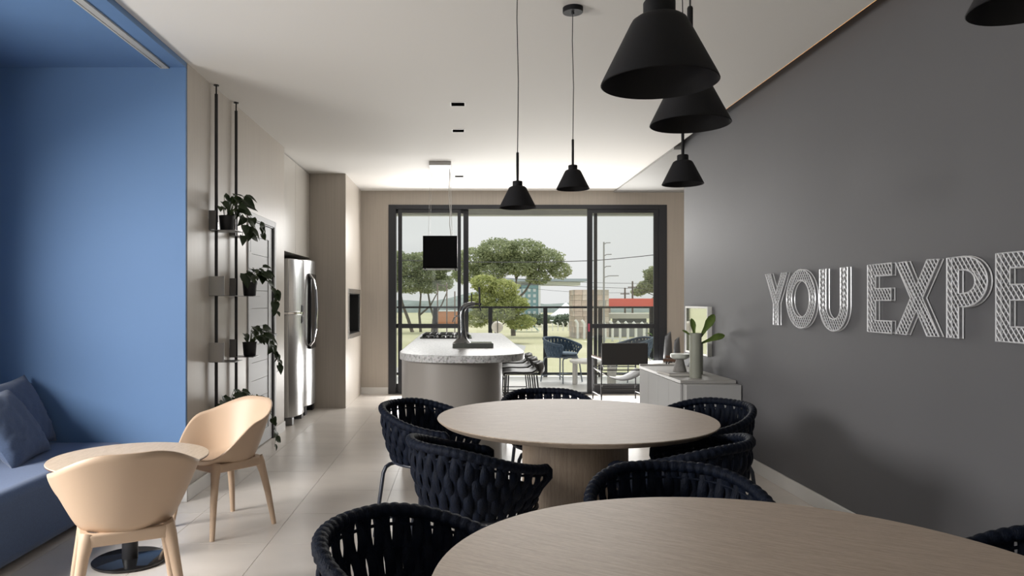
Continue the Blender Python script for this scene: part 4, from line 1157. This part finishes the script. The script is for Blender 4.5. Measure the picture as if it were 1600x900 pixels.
def tree(name, label, x, y, limbs, blobs, n, size, fm, seed, group='trees around the lawn'):
    rnd = random.Random(seed)
    t = thing(name, label, 'tree', (x, y, GZ), group=group)
    for i, (pts, r0, r1) in enumerate(limbs):
        k = len(pts)
        MB().tube([Vector(p) for p in pts], [r0 + (r1 - r0) * j / (k - 1) for j in range(k)], 8).build('trunk' if i == 0 else 'branch', M['bark'], t)
    tag(leaf_cloud(blobs, n, size, rnd).build('foliage', fm, t, sharp=None), kind='stuff')
def fork(base, top, blobs, rnd, r):
    """limbs from a fork point into the blobs"""
    L = []
    for c, rr in blobs:
        a = Vector(top); e = Vector(c) + Vector((0, 0, 0.15 * rr[2]))
        m1 = a.lerp(e, 0.35) + Vector((rnd.uniform(-.6, .6), rnd.uniform(-.4, .4), 0.7)); m2 = a.lerp(e, 0.7) + Vector((rnd.uniform(-.6, .6), rnd.uniform(-.4, .4), 0.6))
        L.append(([a, m1, m2, e], r, r * 0.22))
        for q in range(2):
            e2 = e + Vector((rnd.uniform(-1, 1) * rr[0] * .7, rnd.uniform(-1, 1) * rr[1] * .6, rnd.uniform(0.0, .5) * rr[2]))
            L.append(([m2, m2.lerp(e2, 0.5) + Vector((0, 0, 0.3)), e2], r * 0.4, r * 0.1))
    return L
# broad umbrella tree in the middle
rnd = random.Random(5)
Y1 = 125
bl1 = [((-6.0, 0, 13.2), (3.6, 3.2, 2.0)), ((-2.0, 0, 14.6), (3.8, 3.4, 2.1)), ((2.5, 0, 14.6), (3.8, 3.4, 2.0)), ((6.0, 0, 13.0), (3.4, 3.0, 1.9)),
       ((8.6, 0, 11.2), (2.0, 2.0, 1.5)), ((-3.5, -1, 10.8), (3.0, 2.6, 1.6)), ((1.5, -1, 11.6), (3.2, 2.6, 1.5)), ((4.8, 0, 10.0), (2.2, 2.0, 1.3)), ((-7.5, 0, 10.5), (2.6, 2.4, 1.6)), ((-0.5, 0.5, 12.8), (5.5, 2.6, 1.6))]
limbs = [([(0.6, 0, -0.05), (0.5, 0, 2.2), (0.2, 0, 4.3)], 0.42, 0.34), ([(0.2, 0, 4.3), (-0.9, 0, 6.6), (-1.6, 0, 8.4)], 0.30, 0.2), ([(0.2, 0, 4.3), (1.2, 0, 6.2), (2.6, 0, 7.6), (3.6, 0, 9.2)], 0.26, 0.14), ([(0.3, 0, 4.4), (0.9, 0, 7.0), (1.1, 0, 9.5)], 0.22, 0.12)]
limbs += fork(None, (-1.6, 0, 8.4), [bl1[0], bl1[1], bl1[5], bl1[8]], rnd, 0.18) + fork(None, (3.6, 0, 9.2), [bl1[3], bl1[4], bl1[7]], rnd, 0.14) + fork(None, (1.1, 0, 9.5), [bl1[2], bl1[6], bl1[9]], rnd, 0.13)
tree('umbrella_tree', 'broad umbrella crowned green tree standing behind the middle of the glass doors', 8.3, Y1, limbs, bl1, 26000, 0.20, M['fol_mid'], 21)
# leaning trees on the left
rnd = random.Random(6)
bl2 = [((-5.5, 0, 14.0), (3.0, 2.6, 1.6)), ((-2.5, 0, 12.2), (3.4, 3.0, 2.0)), ((1.0, 0, 11.0), (3.4, 3.0, 2.1)), ((-6.0, 0, 11.5), (3.2, 2.6, 1.9)), ((3.6, 0, 9.4), (2.2, 2.2, 1.6)), ((-3.0, -1, 9.0), (3.2, 2.4, 1.6)), ((0.8, -1, 8.6), (2.6, 2.2, 1.3)), ((-0.5, 0, 14.0), (3.0, 2.6, 1.4)), ((3.0, 0, 12.6), (2.4, 2.2, 1.5))]
limbs = [([(-2.2, 0, -0.05), (-3.0, 0, 2.4), (-4.2, 0, 5.6), (-4.6, 0, 8.0)], 0.36, 0.2), ([(-0.6, 0, -0.05), (-0.9, 0, 3.5), (-0.6, 0, 7.0)], 0.28, 0.16), ([(1.6, 0, -0.05), (1.9, 0, 3.0), (1.2, 0, 5.0), (0.8, 0, 7.5)], 0.28, 0.15), ([(1.9, 0, 3.0), (3.4, 0, 5.2), (4.4, 0, 7.6)], 0.2, 0.1), ([(-0.9, 0, 3.2), (1.2, 0, 5.0), (2.6, 0, 7.6)], 0.2, 0.1)]
limbs += fork(None, (-4.6, 0, 8.0), [bl2[0], bl2[3], bl2[5]], rnd, 0.15) + fork(None, (-0.6, 0, 7.0), [bl2[1], bl2[7]], rnd, 0.14) + fork(None, (0.8, 0, 7.5), [bl2[2], bl2[6], bl2[8]], rnd, 0.13) + fork(None, (4.4, 0, 7.6), [bl2[4]], rnd, 0.1)
tree('shade_tree', 'group of leaning dark trunks under one green crown, seen left of the hanging hood', -7.2, 140, limbs, bl2, 24000, 0.20, M['fol_mid'], 22)
# yellow green tree in front
rnd = random.Random(8)
bl3 = [((-1.5, 0, 8.4), (2.0, 1.8, 1.3)), ((1.2, 0, 7.6), (2.3, 2.0, 1.5)), ((-1.8, 0, 5.8), (2.2, 2.0, 1.5)), ((2.6, 0, 5.4), (2.4, 2.0, 1.4)), ((0.4, -1, 4.4), (2.8, 2.0, 1.4)), ((3.6, 0, 3.0), (2.2, 1.8, 1.1)), ((-2.6, 0, 3.4), (1.9, 1.8, 1.2))]
limbs = [([(0, 0, -0.05), (0.1, 0, 1.6), (-0.2, 0, 4.0), (-0.6, 0, 7.6)], 0.16, 0.06)] + fork(None, (0.1, 0, 1.8), bl3, rnd, 0.10)
tree('young_tree', 'bushy yellow green tree in front of the umbrella tree, behind the beer tap', 4.7, 103, limbs, bl3, 16000, 0.17, M['fol_yel'], 23)
# tree on the right
rnd = random.Random(9)
bl4 = [((0, 0, 11.5), (2.6, 2.2, 1.7)), ((2.4, 0, 13.0), (2.8, 2.4, 2.0)), ((-1.6, 0, 9.0), (2.4, 2.0, 1.4)), ((1.8, 0, 9.0), (3.0, 2.4, 1.8)), ((3.2, 0, 6.0), (2.6, 2.2, 1.8)), ((0.4, 0, 5.4), (2.2, 2.0, 1.4)), ((-3.6, 0, 7.9), (1.6, 1.6, 0.9))]
limbs = [([(1.0, 0, -0.05), (1.1, 0, 3.0), (1.2, 0, 6.5)], 0.34, 0.22)] + fork(None, (1.2, 0, 5.5), bl4, rnd, 0.12)
tree('street_tree', 'green tree rising behind the red canopy at the right', 40.5, 152, limbs, bl4, 14000, 0.22, M['fol_mid'], 24)
rnd = random.Random(10)
for i, (x, y, w_, h_, lab) in enumerate(((17.0, 170, 5.0, 2.9, 'low dark green tree beyond the lawn, below the teal building'), (24.5, 172, 5.4, 2.9, 'low dark green tree beyond the lawn, in front of the white tent'),
                                         (13.5, 176, 3.4, 2.4, 'small dark tree beyond the lawn beside the young yellow green tree'))):
    bl = [((rnd.uniform(-.6, .6) * w_, 0, h_ * rnd.uniform(.4, .75)), (w_ * .5, w_ * .4, h_ * .32)) for _ in range(6)]
    tree('far_tree', lab, x, y, [([(0, 0, -0.05), (0, 0, h_ * 0.5)], 0.2, 0.1)] + fork(None, (0, 0, h_ * 0.4), bl[:3], rnd, 0.07), bl, 2600, 0.34, M['fol_dark'], 30 + i)

# hills
rows = []
for i in range(36):
    x = -60 + i * 9
    hgt = 6.5 + 3.5 * math.sin(x * 0.043 + 1.2) + 2.0 * math.sin(x * 0.11)
    rows.append([(x, 420 + 40 * math.cos(k * PI / 8) * -1, GZ + max(0.5, hgt) * math.sin(k * PI / 8)) for k in range(9)])
struct(MB().grid(rows), 'trim_4', mat('hazy_hill', (0.22, 0.255, 0.235), 0.95, spec=0.0, var=0.25, scale=0.15), sharp=80)

# teal and white building
t = thing('teal_building', 'distant teal and white office building with a flat oversailing roof', 'building', (24.0, 268, GZ))
teal = mat('teal_facade', (0.20, 0.33, 0.36), 0.6); wh = mat('white_facade', (0.66, 0.68, 0.69), 0.7)
MB().box(-10, -2.0, 0, 12, 0, 10.5).build('white_wing', wh, t)
MB().box(-2.0, 4.2, -0.4, 12, 0, 11.8).build('teal_wing', teal, t)
MB().box(4.2, 5.0, -0.8, 12, 0, 11.8).build('white_pier', wh, t)
MB().box(-10.5, 22.0, -2, 14, 13.2, 14.2).build('roof_slab', mat('roof_blue_grey', (0.34, 0.40, 0.45), 0.6), t)
MB().box(-9.0, 20.0, 2, 10, 11.8, 13.2).build('roof_core', wh, t)
wm = MB().box(-0.5, 0.5, -0.06, 0.06, -0.55, 0.55).mesh('window', mat('far_window', (0.55, 0.60, 0.62), 0.3))
for ix in range(7):
    for iz in range(5):
        o = bpy.data.objects.new('window', wm); COL.objects.link(o); o.parent = t
        o.location = (-8.9 + ix * 1.95, -0.05 if ix < 4 else -0.45, 1.8 + iz * 2.05)
# white tent
t = thing('event_tent', 'white peaked event tent beyond the lawn, partly behind the stone tower', 'tent', (28.6, 200, GZ))
rows = []
for k in range(9):
    u = k / 8
    r = 8.2 * u ** 1.0; z = 5.7 - 5.0 * (1 - (1 - u) ** 1.7)
    rows.append([(r * math.cos(2 * PI * i / 24) * 1.0, r * math.sin(2 * PI * i / 24), z) for i in range(24)])
MB().grid(rows, closed_u=True).build('roof', mat('tent_fabric', (0.82, 0.83, 0.84), 0.7), t, sharp=60)
MB().lathe([(5.6, 0), (5.6, 2.2)], 24).build('side_wall', wh, t)
MB().cyl((0, 0, 0), (0, 0, 6.0), 0.1).build('mast', wh, t)
t = thing('small_canopy', 'small turquoise canopy at the lawn edge', 'canopy', (12.6, 141, GZ))
rows = [[(x * 2.3, y, 0.25 + 1.3 * (1 - abs(x) ** 1.6)) for x in [-1 + 0.2 * i for i in range(11)]] for y in (-1.5, 0, 1.5)]
MB().grid(rows).build('cloth', mat('turquoise', (0.25, 0.55, 0.62), 0.7), t, solid=0.05)
for sx in (-1, 1):
    MB().cyl((sx * 2.2, -1.4, 0), (sx * 2.2, -1.4, 0.35), 0.05).cyl((sx * 2.2, 1.4, 0), (sx * 2.2, 1.4, 0.35), 0.05).build('pole', wh, t)
# stone tower of large blocks
t = thing('stone_tower', 'square tower of pale brown stone blocks behind the white concrete fence', 'tower', (20.9, 117, GZ))
MB().box(-2.75, 2.75, 0.06, 5.5, 0, 7.75).build('core', mat('mortar', (0.30, 0.26, 0.22), 0.9), t)
st_m = [mat('stone_%s' % nm, c, 0.9, var=0.15, scale=1.2) for nm, c in (('buff', (0.56, 0.47, 0.40)), ('grey', (0.50, 0.45, 0.41)), ('rose', (0.60, 0.49, 0.43)), ('pale', (0.66, 0.58, 0.52)))]
sm_ = [MB().box(-0.5, 0.5, -0.06, 0.06, -0.5, 0.5).mesh('stone', m_) for m_ in st_m]
rnd = random.Random(3)
for rrow in range(9):
    x = -2.75; zc = 0.43 + rrow * 0.862
    while x < 2.74:
        wv = min(rnd.uniform(0.8, 1.5), 2.75 - x)
        if 2.75 - x - wv < 0.4: wv = 2.75 - x
        o = bpy.data.objects.new('stone', rnd.choice(sm_)); COL.objects.link(o); o.parent = t
        o.location = (x + wv / 2, rnd.uniform(-0.03, 0.03), zc); o.scale = (wv - 0.05, 1, 0.82)
        x += wv
    for q in range(4):
        o = bpy.data.objects.new('stone', rnd.choice(sm_)); COL.objects.link(o); o.parent = t
        o.location = (-2.76, 0.75 + q * 1.38, zc); o.rotation_euler = (0, 0, PI / 2); o.scale = (1.32, 1, 0.82)
# red canopy and kiosk
t = thing('fuel_canopy', 'long flat red canopy fascia on posts behind the white fence', 'canopy', (31.5, 128, GZ))
MB().box(-6.6, 9.5, 0, 9, 4.85, 6.40).build('fascia', mat('red_fascia', (0.70, 0.14, 0.105), 0.5), t)
for sx in (-5.0, 7.0):
    MB().cyl((sx, 3, 0), (sx, 3, 4.85), 0.25).build('post', wh, t)
t = thing('kiosk', 'low grey kiosk with a pale flat roof and dark glass under the red canopy', 'building', (28.6, 122, GZ))
MB().box(-3.6, 2.6, 0, 5, 0, 2.35).build('wall', mat('kiosk_wall', (0.36, 0.37, 0.37), 0.8), t)
MB().box(-4.6, 2.9, -1.0, 6, 3.05, 3.85).build('roof', mat('kiosk_roof', (0.52, 0.51, 0.47), 0.8), t)
MB().box(-2.4, 2.4, 0.2, 4.8, 2.35, 3.05).build('glass', mat('kiosk_glass', (0.08, 0.10, 0.12), 0.2), t)
# fences of white bent concrete posts
wc = mat('white_concrete', (0.84, 0.84, 0.82), 0.8)
pmesh = MB().tube([(0, 0, 0), (0, 0, 2.35), (-0.12, 0, 2.62), (-0.42, 0, 2.95)], 0.19, 6).mesh('post', wc)
t = thing('concrete_fence', 'row of tall white bent top concrete posts at the right of the lawn', 'fence', (20.0, 112, GZ))
for i in range(14):
    o = bpy.data.objects.new('post', pmesh); COL.objects.link(o); o.parent = t
    u = i / 13
    o.location = (-1.6 + 10.2 * u, 3.5 - 20 * u, 0)
MB().box(0, 0.08, -11.6, 0, 0.3, 0.55).build('rail', wc, t).rotation_euler = (0, 0, math.atan2(10.2, 20))
t = thing('concrete_fence', 'far row of short white bent top posts along the end of the lawn', 'fence', (10.0, 146, GZ))
for i in range(13):
    o = bpy.data.objects.new('post', pmesh); COL.objects.link(o); o.parent = t
    o.location = (2.0 + i * 1.05, 0.05 * i, 0); o.scale = (0.6, 0.6, 0.34 + 0.03 * i)
# left side: orange building, goal posts
t = thing('orange_building', 'low orange building seen through the left sash below the trees', 'building', (-3.2, 165, GZ))
MB().box(-2.2, 3.2, 0, 6, 0, 3.6).build('wall', mat('orange_wall', (0.60, 0.26, 0.13), 0.8), t)
MB().box(-2.5, 3.5, -0.3, 6.3, 3.6, 3.8).build('roof', wh, t)
t = thing('goal_frame', 'thin brown goal like frame of poles between the left trees', 'frame', (-2.6, 110, GZ))
for x in (-1.0, 0.4, 1.6): MB().cyl((x, 0, 0), (x, 0, 8.6 if x < 1 else 7.4), 0.10, n=8).build('pole', mat('rusty_pole', (0.20, 0.15, 0.13), 0.8), t)
MB().cyl((-1.0, 0, 8.5), (0.4, 0, 8.1), 0.08, n=8).build('crossbar', M['bark'], t)
# utility poles and cables
t = thing('utility_pole', 'tall thin utility pole with short side arms rising above the red canopy', 'pole', (20.3, 104, GZ))
pg = mat('pole_grey', (0.30, 0.30, 0.31), 0.8)
MB().cyl((0, 0, 0), (0, 0, 14.35), 0.16, 0.11, n=10).build('shaft', pg, t)
for z, L in ((14.25, 0.95), (12.6, 1.1), (10.9, 1.0), (9.55, 2.1)):
    MB().tube([(0, 0, z - 0.25), (0.35 * L, 0, z - 0.02), (L, 0, z)], 0.07, 6).build('arm', pg, t)
for x, y, h_, lab in ((34.0, 145, 9.9, 'dark wooden utility pole with a crossarm, taller of the pair behind the red canopy'), (32.5, 145, 8.6, 'dark wooden utility pole, shorter of the pair behind the red canopy')):
    t = thing('wooden_pole', lab, 'pole', (x, y, GZ))
    MB().cyl((0, 0, 0), (0, 0, h_), 0.20, 0.16, n=8).build('shaft', M['bark'], t)
    MB().box(-0.9, 0.9, -0.08, 0.08, h_ - 1.3, h_ - 1.1).build('crossarm', M['bark'], t)
cab = mat('cable_black', (0.06, 0.06, 0.065), 0.8)
def cable(label, pts, r):
    o = MB().tube(pts, r, 5).build('power_line', cab)
    tag(o, label, 'cable', 'power lines across the sky')
def sag(a, b_, s, n=14):
    a, b_ = Vector(a), Vector(b_)
    return [a.lerp(b_, i / n) - Vector((0, 0, s * 4 * (i / n) * (1 - i / n))) for i in range(n + 1)]
cable('thick dark power line crossing in front of the tree crowns', sag((-14, 92, 6.9), (16, 90, 6.4), 0.35) + sag((16, 90, 6.4), (30, 88, 7.9), 0.15)[1:], 0.05)
cable('thin power line above the stone tower, uppermost of the three', sag((4, 118, 5.4), (40, 118, 4.4), 0.5), 0.035)
cable('thin power line above the stone tower, middle of the three', sag((4, 119, 4.7), (40, 119, 3.3), 0.3), 0.035)
cable('thin power line above the stone tower, lowest of the three', sag((6, 141, 5.0), (46, 141, 4.3), 1.6), 0.03)
